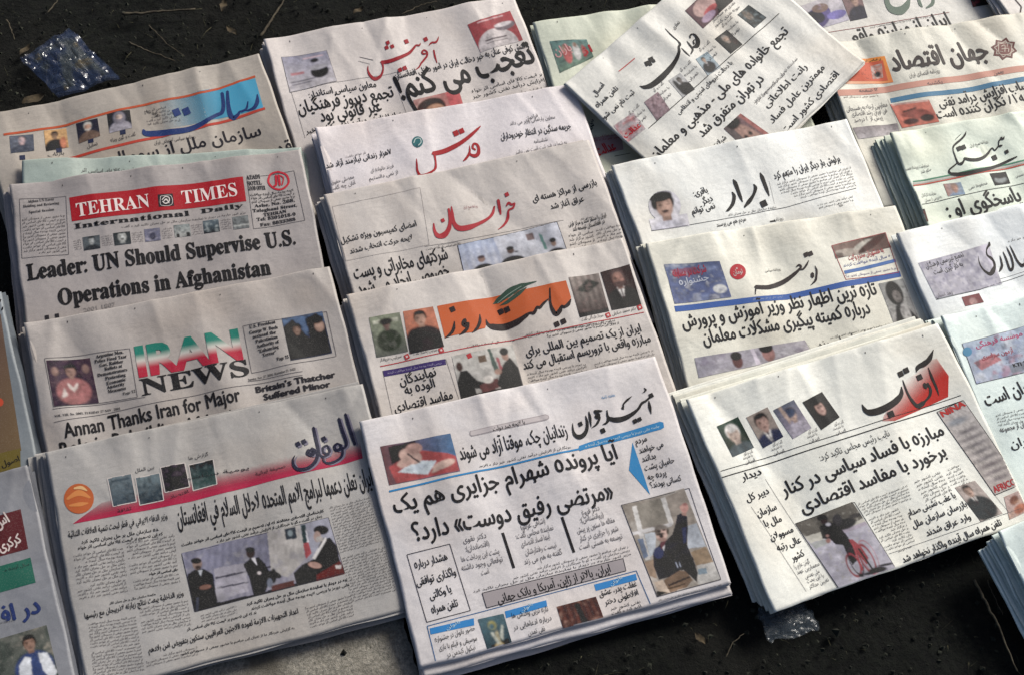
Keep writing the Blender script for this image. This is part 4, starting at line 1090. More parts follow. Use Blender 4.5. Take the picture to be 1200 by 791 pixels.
p.pen([[(994, 210, 14), (1004, 280, 36), (1020, 360, 8)], [(1010, 160, 22), (962, 205, 24), (912, 235, 28), (870, 300, 28), (800, 358, 42), (720, 402, 54), (630, 425, 60), (560, 418, 50), (516, 385, 26), (506, 315, 12)],
       [(516, 400, 24), (518, 434, 30), (495, 464, 24), (458, 478, 6)], [(938, 55, 8), (958, 76, 24), (944, 98, 14), (924, 110, 4)], [(796, 152, 6), (742, 195, 24), (700, 242, 18), (698, 272, 18), (690, 288, 30), (708, 302, 6)],
       [(448, 322, 14), (400, 326, 32), (358, 322, 14), (376, 352, 20), (412, 368, 32), (392, 398, 34), (372, 384, 22), (398, 376, 18), (420, 400, 24), (398, 458, 26), (370, 490, 18), (326, 518, 4)],
       [(294, 332, 12), (308, 400, 30), (322, 502, 8)], [(256, 378, 10), (276, 460, 30), (270, 540, 36), (235, 600, 48), (180, 626, 52), (130, 600, 38), (108, 540, 20), (104, 466, 6)]],
      BLK, dots=[(1020, 145, 36), (835, 440, 34), (886, 420, 32), (460, 550, 38), (195, 475, 34)])
p.win(); p.off = Z(3, 3)
p.lines([('هفته نامه', (392, 332), (450, 320))], 20, CYAN, name='small_print')
p.text('آیا پرونده شهرام جزایری هم یک', (-514, 830), (472, 588), 112, BLK, .018); p.off = Z(4, 2)
p.text('«مرتضی رفیق دوست» دارد؟', (697, 204), (1572, 14), 118, BLK, .018)
p.off = Z(3, 3)
p.poly('diamond', [(528, 520), (606, 748), (512, 642)], CYAN)
p.lines([('مردم', (542, 528), (592, 514)), ('می خواهند', (560, 568), (662, 540)), ('بدانند', (572, 606), (630, 590)), ('حامیان پشت', (584, 644), (710, 610)), ('پرده چه', (598, 684), (676, 664)), ('کسانی بودند؟', (610, 720), (742, 688))], 38, BLK, .01)
p.off = Z(4, 3)
MAN = [(478, 45), (775, -28), (916, 370), (637, 446)]
p.win(730, 570, .164384)
p.photo([(-12, 135), (430, 15), (695, 665), (240, 788)], [('bg', '857a6e'), ('s', '9c948a', 9, .5), ('p', [(95, 130), (265, 85), (330, 260), (140, 300)], '7c7468'), ('p', [(300, 75), (430, 20), (520, 260), (370, 280)], '82766a'), ('p', [(60, 145), (92, 135), (192, 520), (160, 530)], 'b4b0ac'), ('p', [(265, 85), (298, 75), (362, 270), (332, 285)], 'b4b0ac'), ('p', [(60, 330), (345, 258), (350, 285), (70, 352)], 'aeaaaa'),
    ('p', [(150, 340), (235, 325), (230, 470), (190, 510)], '9ca4ae'), ('p', [(105, 380), (140, 372), (180, 500), (148, 520)], '5c7090'), ('p', [(455, 285), (525, 262), (592, 430), (462, 445)], '9ca4b0'), ('p', [(480, 470), (590, 432), (645, 540), (520, 565)], '8a7050'), ('p', [(525, 565), (645, 540), (695, 660), (530, 700)], 'a8a49e'), ('p', [(530, 590), (590, 580), (600, 620), (535, 630)], '6c8494'), ('p', [(150, 545), (218, 520), (240, 670), (200, 660)], '90745a'), ('p', [(190, 640), (240, 660), (300, 790), (240, 790)], 'a89c90'),
    ('p', [(290, 668), (400, 600), (452, 606), (492, 668), (450, 720), (300, 765)], '75583f'), ('p', [(320, 700), (470, 640), (475, 650), (325, 715)], '3c2c22'), ('p', [(300, 730), (440, 690), (442, 700), (302, 742)], '4a3828'), ('p', [(218, 685), (280, 668), (335, 758), (250, 752)], 'b49c84'), ('p', [(235, 745), (310, 755), (240, 790)], '161214'),
    ('p', [(385, 208), (415, 190), (455, 215), (462, 300), (455, 420), (500, 520), (530, 620), (522, 682), (480, 640), (430, 596), (400, 600), (320, 650), (255, 668), (218, 570), (212, 478), (262, 412), (310, 382), (350, 345), (374, 270)], '1c2034'), ('e', 252, 475, 36, 42, '2c345c'), ('p', [(300, 470), (440, 380), (445, 420), (330, 560)], '141a30'), ('p', [(370, 540), (376, 540), (392, 580), (386, 584)], '8c94a8'), ('p', [(395, 540), (400, 540), (412, 575), (406, 578)], '8c94a8'), ('p', [(420, 300), (452, 290), (450, 400), (430, 410)], '2c3458'),
    ('p', [(412, 190), (452, 186), (450, 214), (418, 206)], '8c6458'), ('e', 436, 156, 28, 34, 'a46c60'), ('e', 415, 150, 14, 12, 'b07c6c'), ('e', 440, 130, 16, 10, '84504a'),
    ('p', [(262, 405), (306, 378), (292, 430), (270, 450)], '5c2634'), ('p', [(278, 440), (300, 415), (290, 470)], 'a8a4a8'), ('e', 274, 338, 43, 52, 'b48e7e'), ('e', 246, 318, 22, 34, '5a4c44'), ('e', 270, 292, 46, 18, '6c625a'), ('e', 318, 322, 10, 22, '4c4038'), ('e', 282, 380, 30, 14, '946c60'),
    ('e', 254, 322, 14, 6, '2a1c1a', -10), ('e', 292, 312, 13, 6, '2a1c1a', -10), ('e', 268, 342, 26, 8, '2c201e', -12), ('e', 273, 357, 15, 12, '300c10')], window=(730, 791), cell=.0008, label='photograph of a man in a dark blue jacket shouting with a raised fist')
p.win(); p.off = Z(4, 3)
p.box(MAN, 2.5, '2a2a3a')
p.body([(640, 458), (915, 388), (950, 425), (655, 500)], 4); p.body([(650, 505), (955, 430), (962, 450), (655, 525)], 2)
p.off = Z(4, 2)
p.box([(663, 262), (850, 217), (942, 506), (750, 558)], 3, '3a363c')
p.lines([('هشدار درباره', (700, 322), (842, 284)), ('واگذاری توافقی', (708, 398), (880, 350)), ('یا وکالتی', (766, 457), (860, 424)), ('تلفن همراه', (775, 520), (890, 486))], 50, BLK, .014)
p.lines([('دکتر نقوی', (910, 212), (1012, 188)), ('(اقتصاددان):', (922, 250), (1026, 222)), ('پشت این پرداخت ها', (904, 294), (1070, 256)), ('توقعاتی وجود داشته', (905, 332), (1086, 290)), ('است', (992, 352), (1026, 342))], 36, GRY, .006)
p.line([(1083, 165), (1133, 320)], 12, BLK, 'bar')
p.body([(935, 385), (1640, 215), (1660, 262), (955, 432)], 3)
p.off = Z(4, 3)
p.line([(217, 98), (272, 252)], 12, BLK, 'bar')
p.line([(-2, 285), (6, 318)], 8, BLK, 'bar')
p.lines([('(شاهی عربلو)', (42, 152), (146, 122)), ('نماینده مجلس گفت:', (20, 192), (182, 152)), ('اینها فساد اقتصادی', (42, 226), (168, 190)), ('نیست رفتارشان', (60, 262), (196, 228)), ('گفته به هم می زند', (56, 304), (222, 258))], 36, GRY, .006)
p.lines([('دکتر فروغ', (308, 92), (384, 66)), ('(روانشناس):', (300, 124), (402, 96)), ('مقاله ها ستون پر پیش', (286, 168), (452, 118)), ('شهر را جزایری در کنار', (298, 204), (468, 156)), ('توسعه به هستی است', (298, 240), (486, 190))], 36, GRY, .006)
BX = [(-132, 430), (487, 278), (500, 332), (-112, 495)]
p.quad('grey_box', BX, '958e90'); p.box(BX, 3, '2a2830')
p.text('ایران، بالاتر از ژاپن، آمریکا و بانک جهانی', (-60, 474), (434, 336), 54, BLK, .014)
BB = [(-373, 575), (545, 332), (628, 527), (-322, 785)]
p.box(BB, 3, '2a5c8c'); p.line([(-322, 790), (962, 456)], 5, '2a5c8c'); p.line([(-318, 800), (640, 560), (966, 470)], 3, '3a3a44')
for q in ([(-362, 585), (-168, 540), (-166, 571), (-358, 612)], [(-32, 510), (150, 461), (154, 488), (-26, 540)], [(360, 392), (543, 345), (549, 372), (368, 420)]):
    p.quad('colour_band', q, '2c78b4')
    (a, b), (c, d) = q[0], q[1]
    p.text('بانوان', (a + 75, b + 8), (c - 60, d + 18), 20, 'a8c4d4', .01, 'small_print', lvl=3)
p.lines([('حضور بانوان در جشنواره', (-336, 645), (-162, 592)), ('موسیقی و فیلم با بازی', (-320, 682), (-152, 636)), ('نیکول کیدمن در', (-285, 712), (-160, 676)), ('جشنواره فیلم', (-260, 748), (-160, 714))], 34, BLK, .008)
p.lines([('تازه ترین واکنش ها', (0, 540), (160, 508)), ('درباره ادعاهایی در', (8, 592), (174, 548)), ('نفی تمدن', (72, 616), (146, 594)), ('هخامنشی', (68, 658), (162, 632))], 34, BLK, .008)
p.lines([('غفلت پدر، عشق', (386, 444), (550, 398)), ('افلاطونی دختر', (410, 482), (556, 436))], 38, BLK, .01); p.body([(430, 488), (560, 458), (590, 530), (450, 570)], 4, BLK)
p.photo([(-150, 545), (-38, 520), (5, 667), (-100, 702)], [('gy', '3c6470', '24343c'), ('p', [(.2, .78), (.9, .72), (.9, .95), (.2, .98)], '1c1a14'), ('e', .5, .85, .18, .1, '9c8450'), ('p', [(.45, .45), (.6, .4), (.62, .85), (.45, .85)], '9c9068'), ('e', .45, .25, .16, .13, '8c8438'), ('e', .42, .28, .1, .08, '3c6470'), ('p', [(.62, .6), (.8, .3), (.86, .32), (.7, .75)], 'a4a898'), ('p', [(.3, .45), (.4, .42), (.55, .75), (.46, .8)], 'a4a898')], label='photograph of a gold trophy')
p.photo([(195, 490), (368, 445), (409, 555), (228, 600)], [('bg', '5c3028'), ('v', '2c1814', 40, .7), ('s', 'a0705c', 9, .6), ('p', [(.42, .1), (.55, .05), (.62, 1), (.48, 1)], '241616')])
p.done()

cc = p.c
p = Page('second cyan ruled copy', 'printed copy with a dark blue rule showing just below the big front newspaper', (425, 509), (776, 431), W=.412, H=.316, c=cc - .0045, paper='b6aeae', seed=26, n=0, amp=.0006, group='copies piled beneath the large newspaper with the cyan rules')
p.line(px((498, 803), (690, 752), (790, 727)), 7, '1c3c60'); p.line(px((540, 806), (700, 764), (872, 718)), 3, '3a3a44')
p.body(px((782, 712), (868, 692), (872, 712), (786, 732)), 4); p.line(px((775, 735), (868, 711)), 5, '2a5c8c')
p.lines([('روزنامه صبح ایران', px((690, 772)), px((745, 758))), ('سیاسی اقتصادی', px((620, 792)), px((670, 779)))], 36, BLK)
p.done()

# ---- third column ------------------------------------------------
p = Page('pale newspaper behind the tilted one', 'pale newspaper half hidden behind the diagonally laid newspaper with a teal team photo showing', (624, 30), (774, 9), W=.40, paper='b4b4a4', seed=31, n=3, spread=(-.003, 0))
p.off = Z(1, 3)
p.photo([(163, 190), (325, 182), (357, 258), (208, 330)], [('gy', '4c7c78', '587864'), ('s', '384c4c', 9, .5), ('e', .35, .5, .12, .35, 'a83434'), ('e', .3, .3, .05, .12, '94705c'), ('e', .62, .5, .1, .35, 'b0aca8'), ('e', .62, .22, .05, .1, '84604c'), ('e', .82, .55, .06, .3, 'a03434')])
p.text('باران', (190, 255), (262, 232), 50, 'c09090', .02, lvl=3); p.text('از', (310, 245), (352, 235), 46, 'a02028', .02, lvl=3)
p.text('می شود', (292, 585), (362, 555), 46, BLK, .01); p.text('می شوند', (300, 560), (360, 535), 30, GRY, .01, 'small_headline')
p.quad('colour_band', [(350, 610), (480, 590), (490, 660), (370, 690)], '9c8488'); p.text('عدالت', (378, 688), (458, 660), 60, 'a82028', .03, lvl=3)
p.body([(335, 600), (480, 580), (484, 610), (345, 630)], 2, '8a3038'); p.line([(450, 690), (520, 675)], 3, BLK)
p.done()

p = Page('English style newspaper with the cyclist print', 'top edge newspaper with grey green nameplate and a purple printed action photo', (866, -92), (1160, -140), W=.41, paper='b4aea8', seed=41, n=4, spread=(-.004, 0))
p.off = Z(1, 4)
p.photo([(118, 66), (385, -30), (432, 90), (248, 146)], [('gy', 'b0a8ac', 'a09aac'), ('p', [(0, 0), (.1, 0), (.25, .8), (.2, .9)], '7c3c34'), ('p', [(.05, .2), (.16, .1), (.3, .9), (.24, 1)], '406450'), ('e', .45, .6, .3, .32, '4a3c7c', -20), ('e', .42, .55, .16, .25, '22203c'), ('e', .6, .3, .14, .16, '7a5c50'), ('s', '9c8cb4', 8, .6), ('e', .8, .7, .2, .15, '5c50a0')], label='purple printed photograph of a racing figure')
p.photo([(395, -12), (475, -40), (512, 80), (437, 96)], [('bg', '7c5c5c'), ('man', .6, .1, .2, 'a47c68', '2c2020', '303040', '')])
p.pen([[(592, -20, 20), (598, 20, 22), (618, 46, 30), (650, 52, 32), (678, 34, 26), (694, 0, 14), (694, -30, 8)]], '5c6c60')
p.pen([[(730, -20, 12), (742, 20, 16), (752, 34, 8)], [(800, -10, 12), (796, 20, 16), (770, 38, 8)]], '5c6c60', new=False)
p.line([(250, 160), (500, 120), (870, 58)], 3, '8a3a3a'); p.body([(520, 118), (800, 66), (803, 78), (523, 130)], 1)
p.text('ایران از مبارزه واقعی', (412, 205), (878, 112), 90, BLK, .018)
p.photo([(950, -40), (1050, -70), (1062, 20), (975, 35)], [('bg', '1c1a20'), ('s', 'a83038', 4, .5)])
p.done()
p = Page('white newspaper in the top right corner', 'white newspaper cut by the top right corner with a dark zigzag outline drawn on it', (1126, -62), (1210, -90), W=.35, H=.16, c=.012, paper='c4bcb8', seed=42, n=2)
p.off = Z(1, 4)
p.line([(1150, -10), (1165, 10), (1186, 34), (1182, 60), (1196, 80)], 8, '3c2a2c', 'zigzag'); p.done()

p = Page('newspaper with the eight pointed star emblem', 'newspaper with charcoal nameplate, brown star emblem and peach and blue bands at the upper right', (955, 56), (1180, 21), W=.405, paper='b6b0a4', seed=43, n=5, spread=(-.012, .0), amp=.0018)
p.off = Z(1, 4)
p.quad('advertisement', [(410, 262), (583, 255), (622, 368), (405, 376)], 'c8925c', col2=('b4682c', 'c87c30', 'c07038', 'c8a088'))
p.quad('advertisement_field', [(430, 280), (575, 272), (600, 358), (425, 362)], 'c4583c', 1)
p.photo([(525, 290), (572, 285), (580, 345), (535, 350)], [('bg', 'b87058'), ('s', 'b0a8a4', 4, .4), ('e', .5, .7, .3, .2, '2c2c30')], lvl=2)
p.body([(430, 285), (520, 278), (530, 355), (432, 358)], 4, '7c3424'); p.body([(430, 264), (570, 258), (571, 272), (431, 278)], 1, '3c2820', bold=.02)
p.text('جهان اقتصاد', (622, 322), (1042, 262), 125, '2e2524', .03, 'masthead')
p.text('روزنامه اقتصادی ایران', (690, 352), (822, 330), 28, GRY, .006, 'small_print')
cx, cy = 1105, 226
star = []
for k in range(16):
    r = 60 if k % 2 == 0 else 45
    a = 6.283 * k / 16 + .15
    star.append((cx + r * math.cos(a), cy + r * .86 * math.sin(a)))
p.poly('star_emblem', star, '5c2c28')
p.poly('star_emblem', [(cx + (x - cx) * .78, cy + (y - cy) * .78) for x, y in star], 'b0a498', 1, new=False)
p.poly('star_emblem', [(cx + (x - cx) * .68, cy + (y - cy) * .68) for x, y in star], '64302c', 2, new=False)
p.pen([[(1080, 205, 5), (1130, 200, 5), (1134, 245, 5), (1084, 250, 5), (1080, 205, 5)], [(1092, 215, 5), (1108, 210, 5), (1106, 240, 5)], [(1092, 228, 5), (1122, 224, 5), (1122, 240, 5)], [(1120, 205, 4), (1118, 216, 4)], [(1085, 238, 4), (1098, 240, 4)]], 'b8aa9c', 'star_emblem', new=False, lvl=4)
p.quad('colour_band', [(350, 408), (700, 372), (705, 398), (360, 436)], 'bc8878'); p.quad('colour_band', [(700, 372), (1240, 290), (1244, 318), (705, 398)], 'bc8878')
p.lines([('۱۲ صفحه', (475, 410), (560, 402)), ('یکشنبه', (768, 386), (835, 376)), ('بهمن', (1062, 342), (1102, 332))], 22, GRY, name='small_print')
p.quad('colour_band', [(610, 436), (900, 400), (905, 420), (614, 456)], '3f7292'); p.quad('colour_band', [(900, 400), (1240, 340), (1244, 362), (905, 420)], '3f7292')
p.text('حساب افزایش درآمد نفتی', (822, 482), (1235, 396), 60, BLK, .016); p.text('دهه ۸۱ نگران کننده است', (812, 535), (1240, 446), 60, BLK, .016)
p.lines([('معاونین ارجاع به رفسنجانی', (415, 500), (600, 470)), ('فن آوران رشد اقتصادی', (438, 522), (600, 496)), ('پیش از ۵ درصد', (450, 548), (580, 526))], 30, GRY, name='small_headline')
p.photo([(610, 462), (772, 452), (818, 548), (662, 568)], [('bg', 'c4502c'), ('p', [(.1, .5), (.4, .3), (.8, .4), (1, .7), (.5, .75)], '8c3424'), ('e', .3, .8, .2, .12, '4c2420'), ('e', .75, .75, .18, .15, '3a2422'), ('p', [(.2, .35), (.6, .25), (.6, .3), (.2, .42)], '3c2020'), ('r', .02, .02, .98, .05, 'b8a094')], name='advertisement')
p.photo([(440, 572), (640, 545), (655, 592), (465, 622)], [('gy', '7c7074', '9c9498'), ('s', '4c4448', 10, .55)])
p.body([(400, 430), (560, 415), (562, 428), (402, 443)], 1, '6c5a50'); p.line([(600, 440), (660, 590)], 1.5, GRY)
p.done()

p = Page('tilted newspaper', 'loose newspaper lying diagonally across the others with black brush nameplate and a row of portraits', (661, 102), (784, -3), W=.405, H=.296, c=.034, paper='bdb8b2', seed=32, n=0, amp=.0012, creases=[(.3, .15, .1, 1, .0018, .02, .15), (.1, .1, .3, 1, .0015, .03, .1)],
         lifts=[(1, 1, .004, .08)])
p.off = Z(1, 3)
p.win(740, 25, .113766)
p.pen([[(342, 92, 6), (400, 155, 18), (466, 212, 16), (494, 252, 28), (480, 285, 28), (482, 340, 32), (450, 420, 46), (380, 515, 62), (290, 610, 70), (200, 680, 66), (130, 702, 48), (78, 690, 8)],
       [(508, 296, 8), (550, 340, 20), (594, 380, 8)], [(602, 185, 14), (600, 162, 20), (622, 148, 16), (655, 165, 28), (680, 215, 48), (672, 262, 54), (636, 278, 28), (622, 290, 12)], [(566, 215, 6), (600, 262, 24), (626, 305, 22), (606, 355, 14)], [(655, 200, 6), (635, 215, 14), (640, 245, 22)]],
      BLK, dots=[(160, 448, 36), (192, 456, 22), (200, 405, 36), (226, 422, 22)])
p.win(); p.off = Z(1, 3)
p.line([(468, 318), (538, 262)], 5, 'b03034'); p.text('نمادی', (712, 136), (736, 108), 30, BLK, .01, 'small_print')
p.lines([('امسال', (366, 432), (406, 382)), ('تلفن همراه', (376, 480), (468, 398)), ('ثبت نام نمی شود', (398, 536), (538, 418))], 44, BLK, .012)
PIC = [([(445, 556), (530, 500), (585, 572), (508, 628)], [('bg', 'a09094'), ('s', 'b03030', 5, .4), ('s', 'b8a8a4', 8, .6)]),
       ([(577, 458), (637, 414), (692, 492), (635, 536)], [('bg', '8c6c74'), ('s', '4c3840', 9, .45), ('s', 'a89098', 12, .6)]),
       ([(684, 362), (737, 324), (802, 400), (747, 437)], [('bg', '9c9c9c'), ('man', .6, .12, .16, '5c5450', '16161a', '1c1c22'), ('e', .25, .5, .15, .4, '20242a')]),
       ([(804, 268), (856, 232), (916, 302), (857, 342)], [('gy', '7c98a4', '8c9ca4'), ('man', .42, .1, .14, '94745c', '16161a', '1c2030', 't')]),
       ([(887, 180), (941, 138), (1012, 200), (958, 245)], [('bg', '201a1c'), ('man', .5, .12, .2, '94745e', '7a7068', '1c1a1c', 'd'), ('e', .8, .6, .2, .3, '3a1c1c')]),
       ([(985, 76), (1037, 28), (1116, 84), (1062, 132)], [('bg', '2c3438'), ('e', .4, .35, .2, .3, '7c6858'), ('s', '6c7c80', 7, .58), ('s', '101418', 6, .55)])]
for i, (q, o) in enumerate(PIC):
    p.photo(q, o)
    if i:
        (x0, y0), (x3, y3) = q[0], q[3]
        p.lines([('گفت و گو', (x0 - 62, y0 + 52), (x0 - 18, y0 + 14)), ('با نماینده', (x0 - 44, y0 + 74), (x0 + 6, y0 + 34)), ('تهران', (x0 - 28, y0 + 98), (x0 + 14, y0 + 62))], 24, GRY, name='caption')
p.text('عدالت', (500, 610), (566, 562), 50, 'b02028', .03, lvl=3)
p.photo([(755, 60), (880, -60), (970, 10), (836, 136)], [('bg', '5c3c44'), ('e', .4, .4, .3, .35, 'a88078'), ('e', .45, .65, .2, .12, 'b03034'), ('p', [(.6, 0), (1, 0), (1, 1), (.5, 1), (.7, .5)], '241c20'), ('e', .3, .8, .2, .15, '9c7c98')])
p.lines([('نقدی بر ساختار', (880, 108), (980, 22)), ('حوزه هنری کشور', (890, 130), (1000, 40))], 26, GRY, name='caption')
p.line([(598, 570), (1030, 190), (1170, 68)], 4, BLK)
p.text('با دخالت نیروهای امنیتی و انتظامی', (732, 510), (968, 286), 40, BLK, .01, 'small_headline')
p.text('تجمع خانواده های ملی - مذهبی و معلمان', (632, 706), (1216, 146), 86, BLK, .018); p.text('در تهران متفرق شد', (838, 606), (1108, 356), 86, BLK, .018)
p.text('نماینده شیعیان در تجمع مرکز اعلام شد', (1064, 462), (1200, 330), 26, GRY, .008, 'small_print')
p.off = Z(1, 4)
p.text('نماینده تهران در کمیسیون مرکز', (20, 462), (206, 262), 26, GRY, .008, 'small_print')
p.text('رانت اطلاعاتی', (70, 480), (248, 300), 62, BLK, .013); p.text('مهمترین عامل فساد', (95, 548), (326, 302), 62, BLK, .013); p.text('اقتصادی کشور است', (150, 592), (388, 332), 62, BLK, .013)
p.off = Z(1, 3)
p.photo([(930, 567), (1003, 503), (1186, 630), (1100, 720)], [('bg', '6c4c50'), ('e', .45, .55, .32, .45, 'a07464', 0), ('e', .12, .3, .14, .4, '5c5050'), ('e', .35, .42, .07, .05, '1c1416'), ('e', .58, .42, .07, .05, '1c1416'), ('e', .47, .75, .16, .07, '2c1c1c'), ('e', .45, .05, .3, .12, '2c2224'), ('r', .85, 0, 1, 1, 'a05048')], label='tilted portrait of a moustached man')
p.lines([('شیلات نجف', (845, 690), (945, 610)), ('آبرو نمی', (905, 700), (990, 640))], 44, BLK, .012)
p.done()

p = Page('newspaper with the tall nameplate and young man', 'newspaper with tall black brush nameplate and cut-out portrait of a dark-haired man at left', (717, 197), (985, 144), W=.395, paper='cac7c3', seed=33, n=3, spread=(-.008, -.004), amp=.0012)
p.off = Z(2, 3)
def cut(a, b): return (((a - .48) / .42) ** 2 + ((b - .4) / .42) ** 2 < 1) | (b > .68)
p.photo([(572, 150), (740, 118), (778, 285), (612, 308)], [('bg', 'bcb8c0'), ('man', .47, .06, .25, 'a87e68', '1c161c', 'a8a6b4', 'mw'), ('e', .42, .14, .3, .13, '1c161c'), ('e', .22, .3, .07, .16, '1c161c')], mask=cut, label='cut-out portrait of a young moustached man in a white shirt')
p.lines([('باقری:', (800, 158), (860, 138)), ('دیگر', (836, 194), (882, 174)), ('نمی توانم', (790, 236), (892, 208))], 40, BLK, .012)
p.pen([[(1086, 56, 6), (1096, 78, 16), (1112, 120, 15), (1126, 156, 6)], [(1058, 106, 6), (1066, 122, 14), (1058, 150, 12), (1040, 178, 16), (1022, 200, 10), (1020, 206, 5)], [(970, 82, 6), (980, 100, 16), (998, 150, 14), (1010, 180, 6)], [(966, 138, 8), (974, 156, 14), (968, 188, 14), (950, 214, 12), (938, 222, 5)]], BLK, dots=[(1102, 190, 20)])
p.line([(610, 308), (900, 262), (1200, 205), (1510, 120)], 2.5, '3a3a3e'); p.body([(945, 232), (1160, 196), (1163, 210), (948, 246)], 1)
p.text('مردم هم می پرسند', (898, 292), (1026, 264), 28, BLK, .01, 'small_headline'); p.line([(1130, 268), (1154, 264)], 8, BLK)
p.off = Z(2, 4)
p.text('برلوش بار دیگر ایران را متهم کرد', (100, 84), (392, 0), 44, BLK, .014)
p.body([(105, 100), (440, 20), (465, 110), (150, 185)], 7); p.body([(285, 192), (445, 148), (450, 178), (295, 215)], 2, BLK)
p.line([(75, 92), (100, 190)], 1.2, GRY); p.lines([('روزنامه', (100, 268), (140, 256)), ('ها', (385, 205), (400, 200))], 22, name='small_print')
p.done()

p = Page('newspaper with the navy bordered cloud advertisement', 'newspaper with royal blue rule, red price disc and blue cloudy advertisement at left', (757, 288), (1036, 246), W=.40, paper='c2bcb0', seed=34, n=5, spread=(-.010, .006), creases=[(.32, 0, .1, 1, .0025, .014, .1), (.12, 0, .1, 1, .002, .02, .08)])
p.off = Z(2, 3)
BLUE = '35589a'
p.photo([(664, 455), (905, 446), (960, 600), (712, 628)], [('gy', '40507c', '4c5c90'), ('s', '6c7ca4', 6, .5), ('s', 'a4a8b4', 5, .68), ('e', .85, .75, .12, .12, 'b4b4b0'), ('s', '2c3860', 9, .6), ('p', [(.1, .15), (.55, .1), (.6, .3), (.15, .35)], '7c3c5c'), ('s', 'a8a8b0', 9, .74)], name='advertisement')
p.text('شرکت در مسابقه', (705, 510), (850, 490), 50, 'a02c40', .02, lvl=3); p.text('جشنواره', (735, 545), (860, 525), 40, 'b4b8c4', .02, lvl=3)
p.disc((987, 490), 36, 'a8202c', 'price_disc', ry=34); p.text('تومان', (968, 505), (1010, 496), 30, 'c0a8a4', .02, 'price_disc', lvl=3, new=False); p.disc((982, 476), 4, 'c0a8a4', 'price_disc', 2, new=False)
p.win(875, 285, .083472)
p.pen([[(112, 640, 60), (280, 640, 64), (420, 597, 68), (540, 537, 64), (640, 465, 52), (718, 396, 36), (748, 352, 30), (722, 328, 30), (684, 350, 16)], [(118, 640, 30), (108, 690, 16), (104, 745, 12)], [(735, 388, 20), (780, 384, 26), (822, 330, 28), (852, 268, 8)],
       [(940, 345, 8), (964, 410, 28), (962, 480, 28), (950, 545, 32), (890, 605, 8)], [(906, 448, 46), (908, 492, 52)]], '2a2222', dots=[(815, 188, 44), (876, 174, 44)])
p.win(); p.off = Z(2, 3)
p.off = Z(2, 3)
p.lines([('روزنامه سیاسی', (1110, 488), (1180, 478))], 18, name='small_print')
p.off = Z(2, 4)
p.photo([(350, 376), (583, 318), (612, 380), (365, 434)], [('gx', '84685c', '604038'), ('e', .3, .8, .3, .3, 'a89888', 10), ('e', .55, .4, .2, .2, 'b0a898', -15), ('e', .7, .5, .3, .25, '4a2c28', -20), ('s', '3c2420', 6, .62)], name='advertisement')
p.text('به همشهریان محترم ولایت', (425, 440), (580, 400), 34, 'a8343c', .014, 'small_headline')
p.body([(395, 455), (610, 405), (616, 425), (400, 475)], 1, '3c4c8c'); p.quad('colour_band', [(400, 488), (630, 430), (634, 444), (404, 502)], '4a6ca4'); p.body([(405, 505), (635, 448), (640, 480), (410, 520)], 1, '5c4c7c')
p.box([(348, 376), (586, 316), (645, 490), (408, 526)], 3, 'a03c40')
p.off = Z(2, 3)
p.quad('colour_band', [(710, 638), (1205, 584), (1209, 608), (716, 663)], BLUE); p.off = Z(2, 4); p.quad('colour_band', [(155, 584), (650, 484), (657, 508), (159, 608)], BLUE)
p.off = Z(2, 3); p.body([(1050, 606), (1190, 588), (1192, 600), (1052, 618)], 1, '94a4c4')
p.text('تازه ترین اظهار نظر وزیر آموزش و پرورش', (750, 732), (1602, 585), 86, BLK, .018)
p.text('درباره کمیته پیگیری مشکلات معلمان', (842, 802), (1572, 668), 86, BLK, .018)
p.off = Z(2, 4)
p.photo([(556, 540), (664, 516), (738, 694), (626, 716)], [('gy', '8c8c88', '94908c'), ('e', .45, .3, .32, .3, '1c1c20'), ('e', .5, .38, .17, .15, '6c6460'), ('p', [(.1, 1), (.3, .6), (.7, .6), (1, 1)], '24242a'), ('e', .6, .8, .18, .22, 'a4a09c'), ('s', '141418', 6, .7)], label='grey photograph of a person in a dark headscarf')
p.off = Z(3, 3)
p.photo([(800, 150), (1285, 72), (1315, 128), (820, 236)], [('gx', '8c8898', '9c949c'), ('s', 'a8a4ac', 6, .5), ('s', '6c6078', 12, .65), ('e', .36, .55, .045, .4, '5c3434'), ('e', .36, .25, .05, .25, '2c1c24'), ('e', .64, .45, .055, .5, '94605a'), ('e', .635, .1, .06, .3, '241a20'), ('p', [(.5, 0), (.53, 0), (.55, 1), (.51, 1)], 'b4a8b8')])
p.off = Z(3, 4)
p.text('تجمع خانواده های ملی - مذهبی', (274, 114), (618, 36), 46, BLK, .012); p.body([(345, 56), (620, -8), (622, 4), (347, 68)], 1, BLK); p.line([(235, 75), (275, 130)], 1.2, GRY)
p.done()

